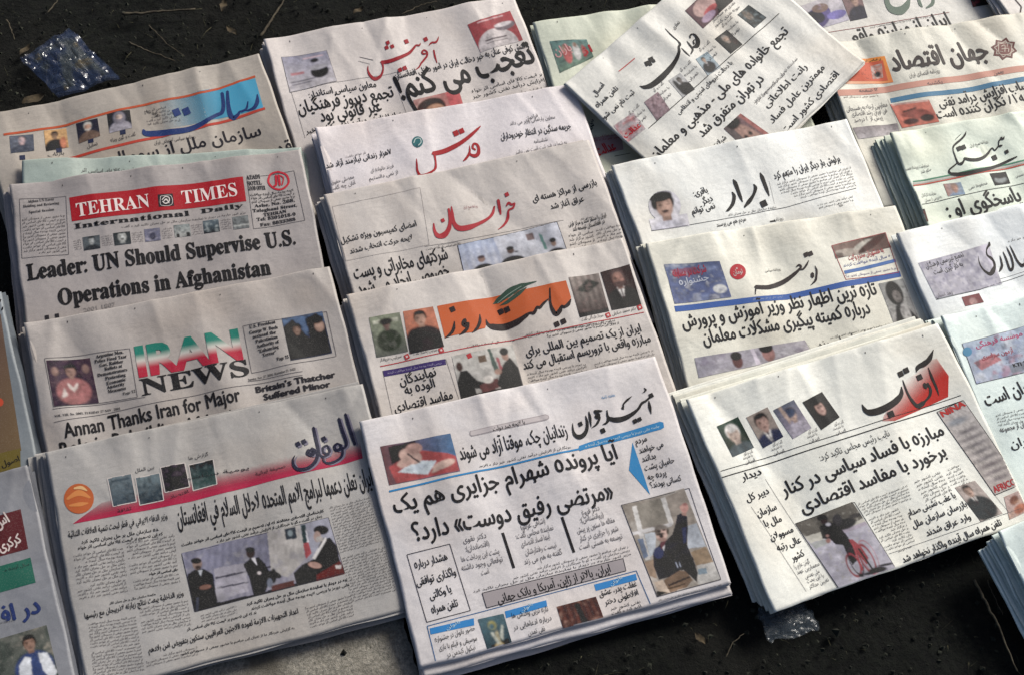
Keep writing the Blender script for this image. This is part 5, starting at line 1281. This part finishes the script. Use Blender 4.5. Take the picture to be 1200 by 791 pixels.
p = Page('newspaper with the cyclist photo', 'newspaper at lower right with black brush nameplate on a red wedge and a cyclist photo', (804, 471), (1091, 384), W=.40, H=.296, paper='cac6be', seed=35, n=5, spread=(-.014, .022), rot=.5, amp=.0016, creases=[(.17, .01, .12, 1, .004, .016, .09), (.06, .12, -.05, 1, .003, .02, .08)], lifts=[(0, 0, .003, .05)])
p.off = Z(3, 3)
p.photo([(897, 450), (992, 406), (1064, 540), (966, 586)], [('gy', '2c4438', '1c2c24'), ('man', .5, .12, .29, 'a08878', 'b4b0ac', '3c4a50', 'b'), ('e', .52, .22, .2, .12, 'b0aca8')], label='oval faced portrait of a white-haired man')
p.photo([(1027, 410), (1117, 368), (1188, 496), (1104, 543)], [('bg', '8c7c70'), ('man', .5, .08, .29, 'a07868', '241c20', '283050', 't')])
p.off = Z(3, 4)
p.photo([(92, 382), (180, 338), (259, 460), (178, 508)], [('gy', '4c5468', '8c7c90'), ('man', .55, .16, .23, 'a48474', '4c4040', '8c8494'), ('e', .5, .3, .28, .14, '2c3c5c'), ('p', [(.2, 0), (.35, 0), (.4, .5), (.25, .6)], 'a08474')])
p.photo([(219, 348), (307, 300), (383, 412), (302, 469)], [('bg', '12100f'), ('e', .5, .42, .19, .25, 'b48878'), ('e', .5, .2, .24, .1, '12100f'), ('e', .43, .38, .05, .03, '2c1c1c'), ('e', .58, .38, .05, .03, '2c1c1c'), ('e', .51, .54, .06, .02, '64302c')], label='portrait of a woman in a black head covering')
for i, (x, y) in enumerate(((-32, 575), (95, 535), (245, 485), (360, 450))):
    p.lines([('گفت و گوی', (x, y), (x + 42, y - 14)), ('با هنرمند', (x - 4, y + 20), (x + 40, y + 4)), ('ایران', (x + 6, y + 40), (x + 50, y + 24))], 20, GRY, name='caption')
A2 = 900 
p.line([(-140, 650), (400, 480), (915, 316)], 3, BLK); p.line([(-135, 678), (400, 508), (922, 340)], 4.5, BLK)
p.win(1000, 400, .120087)
p.poly('colour_wedge', [(262, 792), (275, 735), (420, 560), (470, 400), (600, 320), (740, 190), (800, 175), (915, 345), (916, 545), (380, 790)], RED, colf=fade(p, (500, 380), (690, 560), 'a8180c', 1.0))
p.pen([[(722, 260, 8), (760, 360, 28), (800, 450, 26), (828, 530, 6)], [(608, 304, 8), (624, 256, 42), (680, 225, 52), (730, 180, 46), (767, 92, 8)], [(690, 420, 40), (700, 448, 50)], [(718, 412, 20), (746, 470, 30), (740, 530, 26), (700, 580, 20), (664, 612, 44), (622, 634, 46), (580, 602, 36), (530, 530, 24), (495, 450, 20), (472, 384, 8)],
       [(458, 450, 10), (456, 520, 42), (410, 582, 58), (330, 642, 62), (230, 690, 66), (150, 706, 62), (100, 688, 44), (66, 628, 8)]], '0e0a0b', dots=[(638, 354, 38), (450, 325, 38), (505, 290, 38), (345, 725, 44)])
p.win(); p.off = Z(3, 4)
p.text('نایب رئیس مجلس تاکید کرد:', (300, 604), (602, 494), 44, BLK, .008, 'small_headline')
p.text('مبارزه با فساد سیاسی در کنار', (146, 752), (850, 484), 88, BLK, .02); p.text('برخورد با مفاسد اقتصادی', (230, 826), (858, 578), 88, BLK, .02)
p.photo([(815, 386), (925, 338), (1178, 706), (1066, 752)], [('gy', 'a8a09c', 'a89c94'), ('e', .4, .17, .35, .035, '7c8088'), ('e', .5, .3, .4, .02, '70686c'), ('e', .5, .38, .42, .018, '6c6468'), ('e', .48, .46, .4, .018, '6c6468'), ('e', .5, .54, .35, .018, '6c6468'), ('e', .5, .62, .42, .018, '6c6468'), ('e', .5, .7, .4, .02, '706468'), ('e', .5, .78, .4, .018, '706468'), ('e', .5, .86, .36, .018, '706468')], name='advertisement', label='tall narrow advertisement with red lettering above and below')
p.text('NINA', (842, 408), (936, 362), 40, 'b02c28', .04, lvl=3); p.text('AFRICO', (1066, 742), (1160, 704), 44, 'a82c30', .03, lvl=3)
p.box([(815, 386), (925, 338), (1178, 706), (1066, 752)], 3, BLK)
p.line([(815, 386), (1066, 752), (1130, 830)], 1.5, GRY)
p.body([(840, 640), (905, 612), (960, 700), (880, 730)], 6); p.body([(700, 690), (820, 645), (880, 735), (760, 785)], 6)
p.off = Z(4, 4)
p.body([(455, 40), (680, -45), (700, 20), (500, 95)], 5); p.body([(505, 105), (640, 55), (720, 205), (590, 250)], 11)
p.text('با عقب نشینی صدام', (688, 96), (893, 14), 44, BLK, .014); p.text('بازرسان سازمان ملل', (710, 146), (942, 52), 44, BLK, .014); p.text('وارد عراق شدند', (770, 182), (958, 108), 44, BLK, .014)
p.photo([(888, -30), (978, -62), (1100, 82), (1000, 120)], [('bg', '9c8c84'), ('man', .42, .04, .2, 'a07c68', '2c2020', '2a3034', 'mt')], label='portrait of a moustached man in a grey suit')
p.photo([(1106, 10), (1200, -30), (1215, 70), (1130, 110)], [('bg', 'b09088'), ('e', .4, .3, .2, .2, '7c4430'), ('e', .6, .75, .3, .2, 'b05c34'), ('s', 'b8845c', 5, .6)])
p.text('تلفن همراه سال آینده واگذار نخواهد شد', (668, 298), (1098, 132), 46, BLK, .016); p.line([(640, 320), (650, 326)], 2, GRY)
p.body([(640, 240), (700, 215), (705, 232), (645, 256)], 1); p.line([(600, 260), (1180, 60)], 1.5, GRY)
BK = [(195, 124), (447, 35), (636, 330), (388, 422)]
p.win(925, 585, .139037)
p.photo([(50, 205), (515, 28), (900, 600), (420, 770)], [('bg', '928e9c'), ('s', 'a29eac', 14, .5), ('s', '847e94', 26, .6), ('p', [(30, 205), (515, 10), (640, 150), (540, 200), (130, 315)], '57524a'), ('s', '8c887c', 30, .75), ('p', [(125, 315), (560, 190), (640, 150), (665, 210), (180, 372)], 'a6a294'), ('p', [(350, 290), (640, 190), (660, 215), (380, 320)], '8c8090'), ('p', [(175, 375), (320, 330), (340, 370), (215, 418)], '848684'),
    ('e', 455, 215, 95, 45, '2c2c2e', -15), ('e', 540, 145, 60, 18, '3a3838', -15), ('e', 390, 180, 40, 50, '38363a'),
    ('p', [(250, 235), (300, 195), (360, 205), (430, 262), (485, 330), (470, 392), (380, 385), (335, 335), (275, 335)], '1c1826'), ('e', 270, 160, 42, 26, '1e1a24', 10), ('e', 285, 188, 26, 22, '3c2c30'), ('e', 318, 215, 20, 14, 'a8a4ac'), ('e', 322, 352, 20, 20, '805048'), ('e', 315, 310, 14, 12, '8c6258'), ('p', [(435, 372), (490, 340), (530, 420), (556, 520), (520, 560), (470, 460)], '24222c'),
    ('o', 528, 560, 48, 100, '8c1c2c', -25, .14), ('o', 545, 530, 44, 120, '3a2c34', -25, .1), ('o', 640, 510, 48, 130, '8c1c2c', -28, .14), ('o', 655, 490, 60, 150, '9c5c68', -28, .05), ('p', [(485, 345), (520, 345), (600, 420), (650, 500), (640, 560), (590, 500), (540, 440)], '90202c'), ('p', [(510, 380), (525, 380), (610, 600), (595, 610)], 'a02430'), ('p', [(560, 420), (575, 420), (690, 590), (680, 600)], '2c1c24'),
    ('e', 730, 600, 80, 24, '1c1c24', -10), ('e', 800, 555, 80, 10, '20202a', -12), ('e', 660, 630, 60, 12, '24222c', -10), ('e', 590, 650, 22, 10, '18161c')], window=(935, 791), cell=.0008, label='photograph of a cyclist leaning with a red bicycle')
p.win(); p.off = Z(4, 4)
p.box(BK, 2.5, '2a2a30')
p.line([(-5, 55), (60, 150), (238, 425)], 1.5, GRY); p.line([(62, -70), (385, 425)], 1.5, GRY); p.line([(-260, -110), (60, -70)], 1.2, GRY) if 0 else None
p.lines([('دیدار', (-42, -60), (46, -92)), ('دبیر کل', (-22, 32), (80, -8)), ('سازمان', (26, 98), (114, 62)), ('ملل با', (60, 142), (136, 114)), ('مسوولان', (84, 202), (188, 160)), ('عالی رتبه', (115, 248), (222, 206)), ('کشور', (180, 292), (236, 264))], 46, BLK, .016)
p.lines([('گوتن عازم را', (190, 325), (258, 296)), ('معمارین عهد', (200, 350), (300, 308)), ('ملی عهدمی', (236, 368), (300, 340)), ('را این بحث', (246, 388), (318, 358)), ('تعیین حداکثر', (254, 412), (340, 378))], 28, GRY, .008)
p.done()

# ---- right hand column ------------------------------------------------
p = Page('newspaper with the long curved nameplate', 'newspaper with flowing black nameplate over a green and red double stripe at the right edge', (1041, 160), (1200, 133), W=.40, paper='bfc4b6', seed=44, n=5, spread=(-.022, -.002))
p.off = Z(1, 4)
p.win(1100, 150, .083472)
p.pen([[(1075, 430, 22), (960, 480, 40), (820, 545, 50), (660, 605, 56), (500, 645, 62), (340, 675, 66), (200, 675, 62), (142, 655, 44), (132, 612, 24), (180, 570, 24), (232, 528, 20)],
       [(366, 76, 8), (345, 130, 30), (290, 190, 32), (230, 240, 32), (188, 285, 26), (180, 340, 16), (200, 410, 20), (225, 480, 26), (250, 530, 34), (290, 535, 46), (322, 500, 28), (338, 450, 16)], [(300, 108, 4), (258, 145, 10), (212, 192, 5)],
       [(336, 462, 44), (420, 482, 58), (520, 475, 58), (610, 435, 50), (680, 375, 38), (725, 312, 26), (750, 295, 20), (782, 326, 24), (822, 280, 22)], [(822, 276, 20), (856, 270, 36), (878, 262, 16)], [(828, 262, 14), (832, 205, 20), (856, 182, 28), (886, 178, 30), (898, 145, 8)]],
      BLK, dots=[(262, 320, 46), (325, 300, 46), (940, 355, 34), (775, 430, 50), (862, 165, 20)])
p.win(); p.off = Z(1, 4)
p.lines([('روزنامه صبح ایران', (958, 655), (1040, 630))], 20, name='small_print'); p.text('سرنوشت پرونده همسرانه مادر برادر', (616, 768), (778, 738), 22, GRY, .006, 'small_print'); p.lines([('حکم شد', (745, 768), (790, 756))], 20, name='small_print')
p.off = Z(2, 4)
for i, c in enumerate(('4c8468', 'b4b4ac', 'b04c3c')):
    d = i * 9
    p.line([(615, 112 + d), (900, 58 + d), (1260, -12 + d)], 8, c, 'stripe')
p.photo([(633, 150), (716, 138), (737, 190), (650, 202)], [('bg', '4c5450'), ('man', .5, .05, .2, '5c5c58', '181c1c', '202424'), ('s', '8c948c', 6, .65)])
p.photo([(840, 103), (915, 96), (934, 150), (860, 158)], [('gx', 'a06c5c', '6c8ca4'), ('man', .55, .05, .2, 'a8745c', '8c6c5c', '6c8cb0')])
p.photo([(1040, 60), (1117, 46), (1137, 98), (1065, 112)], [('bg', '282a2c'), ('e', .5, .6, .4, .25, '7c8484'), ('e', .55, .35, .3, .15, '181818')])
p.line([(640, 218), (900, 160), (1260, 85)], 3, BLK)
p.lines([('نماینده کارکنان', (745, 160), (810, 148)), ('به بررسی از مسکن', (760, 182), (835, 164)), ('محفوظ نمی', (950, 130), (1030, 108)), ('فاطمه حسینی', (1160, 72), (1230, 60))], 20, GRY, name='caption')
p.photo([(668, 236), (756, 214), (774, 268), (690, 284)], [('bg', '5c2c24'), ('e', .5, .5, .35, .5, 'a0705c'), ('e', .4, .55, .1, .1, '1c1412'), ('e', .65, .52, .1, .1, '1c1412'), ('e', .5, .05, .5, .2, '241614')])
p.text('پاسخگوی او :', (870, 248), (1190, 172), 95, BLK, .02)
p.done()

p = Page('newspaper with the lavender speckled box', 'newspaper at the right edge with black brush nameplate beside a lavender speckled box', (1049, 277), (1200, 243), W=.40, paper='cacaca', seed=45, n=5, spread=(-.024, .008))
p.off = Z(2, 4)
p.photo([(728, 452), (1040, 362), (1100, 540), (806, 608)], [('bg', '9c98a8'), ('s', 'bcb8c0', 22, .52), ('s', '74708c', 26, .6), ('p', [(.85, 0), (1, 0), (1, .9), (.95, .5)], 'b8b0c0')], name='speckled_box', grain=.02)
p.text('تجمیع غیررسمی فرهنگیان', (764, 476), (934, 418), 34, BLK, .012); p.text('به کار گیری است', (800, 502), (930, 460), 34, BLK, .012)
p.win(1130, 270, .07584)
p.pen([[(375, 200, 26), (374, 240, 46), (345, 282, 30), (330, 335, 20), (345, 400, 32), (400, 440, 54), (442, 490, 42), (460, 560, 44), (432, 640, 74), (385, 690, 66), (320, 660, 46), (260, 600, 30), (220, 520, 20), (202, 415, 6)],
       [(540, 400, 8), (560, 470, 30), (576, 550, 38), (562, 600, 42), (536, 645, 20)], [(590, 345, 14), (640, 460, 34), (690, 600, 36), (722, 618, 50), (744, 560, 32), (722, 450, 36), (680, 350, 32), (638, 262, 6)],
       [(688, 240, 6), (740, 350, 30), (790, 460, 34), (830, 520, 38), (880, 560, 58), (926, 520, 36), (922, 450, 26), (960, 500, 30), (1010, 500, 30)]], '1c1718')
p.win(); p.off = Z(2, 4)
p.line([(806, 612), (1000, 565), (1240, 485)], 2.5, '3a3a3e'); p.line([(1050, 530), (1240, 472)], 1.5, GRY); p.body([(1125, 345), (1240, 318), (1242, 334), (1128, 360)], 1)
p.photo([(920, 600), (998, 580), (1020, 620), (935, 640)], [('bg', '7c3438'), ('e', .5, .7, .2, .4, 'a0706c')]); p.text('زهد انسان', (808, 604), (880, 586), 24, GRY, .008, 'small_print')
p.done()

p = Page('newspaper with the blue and pink advertisement', 'newspaper at the right edge with a blue and pink advertisement box above a short headline', (1100, 375), (1200, 351), W=.40, paper='c4ccc8', seed=46, n=4, spread=(-.012, .006), lifts=[(0, 0, .005, .05)])
p.off = Z(3, 4)
p.photo([(922, 90), (1300, -16), (1380, 170), (985, 265)], [('gy', '94a8c0', '8c98b0'), ('s', '5c6ca0', 7, .5), ('s', 'b0b4bc', 6, .6), ('p', [(.05, .5), (.3, .4), (.35, .6), (.1, .72)], 'a0545c'), ('s', '9c5c70', 9, .7), ('r', .4, .75, .9, .95, '6c7484'), ('s', '3c4454', 12, .74)], name='advertisement')
p.box([(922, 90), (1300, -16), (1380, 170), (985, 265)], 2.5, GRY); p.disc((945, 125), 20, '4c84a4', 'advertisement_logo', 2); p.text('موسسه فرهنگی', (985, 108), (1190, 52), 34, 'a83c64', .02, 'advertisement_text'); p.text('آزمون سراسری', (1010, 158), (1150, 125), 30, '903c48', .02, 'advertisement_text')
p.text('KTI 2001', (1150, 192), (1240, 170), 24, BLK, .03, 'advertisement_text'); p.body([(1100, 130), (1230, 95), (1240, 150), (1115, 180)], 3)
p.text('ایران است', (1033, 362), (1240, 290), 84, BLK, .018)
p.body([(1070, 395), (1240, 350), (1260, 420), (1085, 450)], 4); p.text('انسان از مجموعه', (1095, 475), (1230, 440), 34, GRY, .01, 'small_headline')
p.text('تهران', (1145, 545), (1260, 512), 56, BLK, .01)
p.done()

p = Page('newspaper in the bottom right corner', 'blank white folded newspaper on a leaning pile in the bottom right corner', (1167, 626), (1200, 612), W=.40, paper='c6cdc9', seed=47, n=6, spread=(-.022, -.012), rot=.5, lifts=[(0, 0, .006, .05)], jit=.003)
p.done()

# ------------------------------------------------------------------ the ground
def ground_frame(v):
    return LEAN @ Vector(v)


G0 = ground_frame(on_ground((600, 400)))
GLEVEL = G0.z
soil = noisy('dark_soil', '020303', '0d100b', 95, 1.0, .9, .012, c3='0c0c09')
rs = np.random.RandomState(3)
n = 260
xs = np.linspace(-1.3, 2.1, n); ys = np.linspace(-.9, 2.5, n)
Xg, Yg = np.meshgrid(xs, ys)
def fbm(x, y, s):
    z = 0
    for k in range(4):
        f = 6 * 2.3 ** k
        z = z + vnoise((x - x.min()) / 3.4, (y - y.min()) / 3.4, 3.4 * f, 3.4 * f, s + k) / 1.8 ** k
    return z
Zg = GLEVEL - .004 - .020 * np.clip(fbm(Xg, Yg, 5) - .8, 0, 1)
V = np.stack([Xg.ravel(), Yg.ravel(), Zg.ravel()], 1)
F = [(j * n + i, j * n + i + 1, (j + 1) * n + i + 1, (j + 1) * n + i) for j in range(n - 1) for i in range(n - 1)]
tag(link('ground', new_mesh('ground', V, F, soil, smooth=True)), kind='structure')
m_ = 14
for nm, (x0, x1, y0, y1) in (('ground', (-8, 8, -8, -.9)), ('ground', (-8, 8, 2.5, 10)), ('ground', (-8, -1.3, -.9, 2.5)), ('ground', (2.1, 8, -.9, 2.5))):
    tag(link(nm, new_mesh(nm, [(x0, y0, GLEVEL - .012), (x1, y0, GLEVEL - .012), (x1, y1, GLEVEL - .012), (x0, y1, GLEVEL - .012)], [(0, 1, 2, 3)], soil)), kind='structure')

# crumbs of soil and rotted leaf
rnd = random.Random(9)
V = []; F = []
for k in range(9000):
    x, y = rnd.uniform(-.5, 1.4), rnd.uniform(-.1, 1.9)
    s = rnd.uniform(.0012, .0045) * (2.2 if rnd.random() < .05 else 1)
    o = len(V); z = GLEVEL - .006
    a = rnd.uniform(0, 6.28)
    for q in range(4): V.append((x + s * rnd.uniform(.6, 1.3) * math.cos(a + q * 1.57), y + s * rnd.uniform(.6, 1.3) * math.sin(a + q * 1.57), z + rnd.uniform(-.001, .003)))
    V.append((x, y, z + s * rnd.uniform(.6, 1.6)))
    F += [(o, o + 1, o + 4), (o + 1, o + 2, o + 4), (o + 2, o + 3, o + 4), (o + 3, o, o + 4)]
tag(link('soil_crumbs', new_mesh('soil_crumbs', V, F, noisy('crumbs', '080908', '2c2e26', 40, 1, .3, .002))), 'dark crumbs of soil and leaf scattered over the ground', 'soil', kind='stuff')

# stone slab under the crimson banded newspaper
slabm = noisy('worn_stone', '5e5b54', '8b867c', 260, .9, .8, .004, c3='524e46')
def slab(pts, th, nm):
    P = [ground_frame(on_ground(q)) for q in pts]
    P = [Vector((q.x, q.y, GLEVEL + .0015)) for q in P]
    N = 46; V = []; F = []
    rr = np.random.RandomState(2)
    a, b = np.meshgrid(np.linspace(0, 1, N), np.linspace(0, 1, N))
    A = [np.array(q) for q in P]
    pos = A[0] * ((1 - a) * (1 - b))[..., None] + A[1] * (a * (1 - b))[..., None] + A[2] * (a * b)[..., None] + A[3] * ((1 - a) * b)[..., None]
    pos[..., 2] += (vnoise(a, b, 16, 12, 4) - 1) * .0015
    ed = (vnoise(a, b, 30, 30, 8) - .5) * .004
    pos[:, -1, 0] += ed[:, -1]; pos[:, -1, 2] -= .002; pos[:, 0, 2] -= .002; pos[0, :, 2] -= .002; pos[-1, :, 2] -= .002
    V = pos.reshape(-1, 3).tolist()
    F = [(j * N + i + N, j * N + i + N + 1, j * N + i + 1, j * N + i) for j in range(N - 1) for i in range(N - 1)]
    ring = list(range(N)) + [j * N + N - 1 for j in range(1, N)] + [(N - 1) * N + i for i in range(N - 2, -1, -1)] + [j * N for j in range(N - 2, 0, -1)]
    o = len(V)
    for i in ring: V.append((V[i][0], V[i][1], GLEVEL - th))
    for k in range(len(ring)): F.append((ring[k], ring[(k + 1) % len(ring)], o + (k + 1) % len(ring), o + k))
    tag(link(nm, new_mesh(nm, V, F, slabm)), kind='structure')
slab([(60, 640), (440, 600), (500, 830), (60, 960)], .03, 'paving_slab')

# short dead grass
V = []; F = []
for k in range(2600):
    x, y = rnd.uniform(-.5, 1.4), rnd.uniform(-.1, 1.9); a = rnd.uniform(0, 6.28); l = rnd.uniform(.004, .02) * (2 if rnd.random() < .08 else 1); w = rnd.uniform(.0002, .0006)
    o = len(V); dx, dy = math.cos(a), math.sin(a); z = GLEVEL - .005; h = rnd.uniform(.0, .5) * l
    for t, zz in ((0, 0), (.5, h * .8 + .002), (1, h + .001)):
        V += [(x + dx * l * t - dy * w * (1.1 - t), y + dy * l * t + dx * w * (1.1 - t), z + zz), (x + dx * l * t + dy * w * (1.1 - t), y + dy * l * t - dx * w * (1.1 - t), z + zz), (x + dx * l * t, y + dy * l * t, z + zz + w)]
    for i in (0, 3):
        F += [(o + i, o + i + 3, o + i + 5, o + i + 2), (o + i + 2, o + i + 5, o + i + 4, o + i + 1), (o + i + 1, o + i + 4, o + i + 3, o + i)]
tag(link('dead_grass', new_mesh('dead_grass', V, F, noisy('straw', '1c1f16', '55513c', 30, .9, .2, .001))), 'short dead grass blades scattered over the dark soil', 'grass', kind='stuff')

# twigs
bark = noisy('dry_twig', '2c261e', '4e483a', 120, .8, .4, .002)
def twig(pts, r, label, up=.001):
    P = [ground_frame(on_ground(q, up)) for q in pts]
    rr = random.Random(int(pts[0][0]))
    Q = []
    for i in range(len(P) - 1):
        for s in np.linspace(0, 1, 7)[:-1]:
            q = P[i].lerp(P[i + 1], s); Q.append(q + Vector((rr.uniform(-1, 1), rr.uniform(-1, 1), rr.uniform(0, 1))) * .0011)
    Q.append(P[-1])
    V = []; F = []
    for i, q in enumerate(Q):
        d = (Q[min(i + 1, len(Q) - 1)] - Q[max(i - 1, 0)]).normalized(); s = d.cross(Vector((0, 0, 1))).normalized(); u = s.cross(d)
        w = r * (1 - .5 * i / len(Q)) * rr.uniform(.8, 1.2)
        for k in range(6):
            a = k * 1.047; V.append(q + (s * math.cos(a) + u * math.sin(a)) * w)
        if i:
            for k in range(6):
                F.append(((i - 1) * 6 + k, (i - 1) * 6 + (k + 1) % 6, i * 6 + (k + 1) % 6, i * 6 + k))
    F += [tuple(range(5, -1, -1)), tuple(range(len(V) - 6, len(V)))]
    tag(link('twig', new_mesh('twig', V, F, bark, smooth=True)), label, 'twig', 'dry twigs on the dark soil')
twig([(143, 17), (165, 17), (190, 14), (229, 11)], .0026, 'long pale dry twig lying level above the plastic packet')
twig([(151, 51), (172, 60), (205, 72)], .0016, 'short dry twig on soil to the right of the plastic packet')
twig([(174, 30), (196, 52), (216, 66)], .0009, 'hair thin twig slanting down beside the short twig')
twig([(305, 44), (318, 24), (336, -4)], .0024, 'pale curved twig touching the top left of the second column')
twig([(55, 17), (66, 3), (72, -5)], .0012, 'small dark twig near the top left of the picture')
twig([(8, 24), (14, 36), (17, 47)], .0011, 'tiny twig beside the left edge above the packet')
twig([(470, 18), (490, 8), (512, 2)], .0011, 'thin twig on dark soil above the second column')
twig([(1141, 678), (1152, 700), (1166, 726), (1192, 786)], .0022, 'pale bent stem standing beside the bottom right pile', .02)
twig([(1157, 679), (1166, 702), (1175, 720)], .0008, 'thin straw beside the bottom right pile', .02)
twig([(850, 770), (860, 752), (872, 742)], .0008, 'tiny straw on the soil at bottom centre right')

# dry leaves
lm = noisy('dead_leaf', '1c1812', '4a4030', 60, .9, .5, .002)
def leaf(c, r, ang, label):
    P0 = ground_frame(on_ground(c, .001)); rr = random.Random(int(c[0] * 7))
    V = []; F = []; N = 10
    for i in range(N + 1):
        t = i / N; w = math.sin(math.pi * min(1, t * .95 + .03)) ** .8 * r * .42 * rr.uniform(.8, 1.15)
        for s in (-1, -.5, 0, .5, 1):
            x = (t - .5) * 2 * r; y = s * w
            z = .002 + abs(s) * r * .14 + .002 * math.sin(t * 7)
            V.append((P0.x + x * math.cos(ang) - y * math.sin(ang), P0.y + x * math.sin(ang) + y * math.cos(ang), P0.z + z))
    m = len(V); V += [(x, y, z - .0005) for x, y, z in V]
    for i in range(N):
        for k in range(4):
            a = i * 5 + k; F.append((a, a + 5, a + 6, a + 1)); F.append((m + a, m + a + 1, m + a + 6, m + a + 5))
    tag(link('dead_leaf', new_mesh('dead_leaf', V, F, lm, smooth=True)), label, 'leaf', 'dead leaves on the dark soil')
leaf((40, 118), .018, .3, 'brown dead leaf just below the plastic packet'); leaf((272, 38), .012, 2.1, 'small round dead leaf left of the pale curved twig')
leaf((262, 8), .014, 1.2, 'dead leaf at the top edge near the pale twig'); leaf((30, 60), .012, .8, 'dead leaf poking out left of the packet'); leaf((420, 14), .011, .5, 'dead leaf on soil above the second column')
leaf((212, 96), .010, 2.8, 'dead leaf above the blue titled newspaper'); leaf((820, 748), .010, 2.0, 'small dead leaf on the soil at bottom right centre')

# clear plastic packet with blue print
def plastic(tint):
    m, t, b = nodes_mat('clear_plastic')
    L = t.links.new; N = t.nodes.new
    at = N('ShaderNodeAttribute'); at.attribute_name = 'ink'
    L(at.outputs['Color'], b.inputs['Base Color']); L(at.outputs['Alpha'], b.inputs['Alpha'])
    b.inputs['Roughness'].default_value = .22; b.inputs['Specular IOR Level'].default_value = .7
    b.inputs['Coat Weight'].default_value = .25; b.inputs['Coat Roughness'].default_value = .05
    return m
def packet(q, N, hgt, seed, label, name, blue):
    P = [np.array(ground_frame(on_ground(c, .002))) for c in q]
    a, b = np.meshgrid(np.linspace(0, 1, N), np.linspace(0, 1, N))
    pos = P[0] * ((1 - a) * (1 - b))[..., None] + P[1] * (a * (1 - b))[..., None] + P[2] * (a * b)[..., None] + P[3] * ((1 - a) * b)[..., None]
    r = abs(vnoise(a, b, 6, 6, seed) - .5) * 1.2 + abs(vnoise(a, b, 13, 13, seed + 1) - .5) * .8
    pos[..., 2] += r * hgt + .002 + hgt * .6 * np.sin(np.pi * a) * np.sin(np.pi * b)
    pos[..., 0] += (vnoise(a, b, 5, 5, seed + 3) - .5) * .008; pos[..., 1] += (vnoise(a, b, 5, 5, seed + 4) - .5) * .008
    top = pos.reshape(-1, 3); bot = top.copy(); bot[:, 2] = np.minimum(bot[:, 2] - .0015, GLEVEL + .001 + 0 * bot[:, 2] + (bot[:, 2] - GLEVEL) * .25)
    V = np.concatenate([top, bot]); F = []
    for j in range(N - 1):
        for i in range(N - 1):
            k = j * N + i; F.append((k + N, k + N + 1, k + 1, k)); k += N * N; F.append((k, k + 1, k + N + 1, k + N))
    me = new_mesh(name, V, F, PL, smooth=False)
    at = me.color_attributes.new('ink', 'FLOAT_COLOR', 'POINT')
    c = np.ones((len(V), 4)); c[:, :3] = srgb('5c666e'); c[:, 3] = .14
    if blue:
        A, B = np.tile(a.ravel(), 2), np.tile(b.ravel(), 2)
        edge = (A < .16) | (B < .12) | (A > .9) | (B > .88); nn = vnoise(A, B, 8, 8, 3)
        c[edge, :3] = srgb('1c2840'); c[edge, 3] = .42
        mid = (nn > .62) & ~edge; c[mid, :3] = srgb('1e2c48'); c[mid, 3] = .3
        w = (nn < .22) & ~edge; c[w, :3] = srgb('5c523c'); c[w, 3] = .4
    at.data.foreach_set('color', c.ravel())
    tag(link(name, me), label, name.replace('_', ' '))
PL = plastic(0)
packet([(23, 72), (83, 35), (138, 92), (70, 116)], 34, .010, 7, 'crumpled clear plastic packet with blue printed edges on dark soil', 'plastic_packet', True)
packet([(886, 716), (940, 706), (962, 738), (900, 752)], 24, .008, 21, 'scrap of clear plastic glinting below the right hand newspaper', 'plastic_scrap', False)
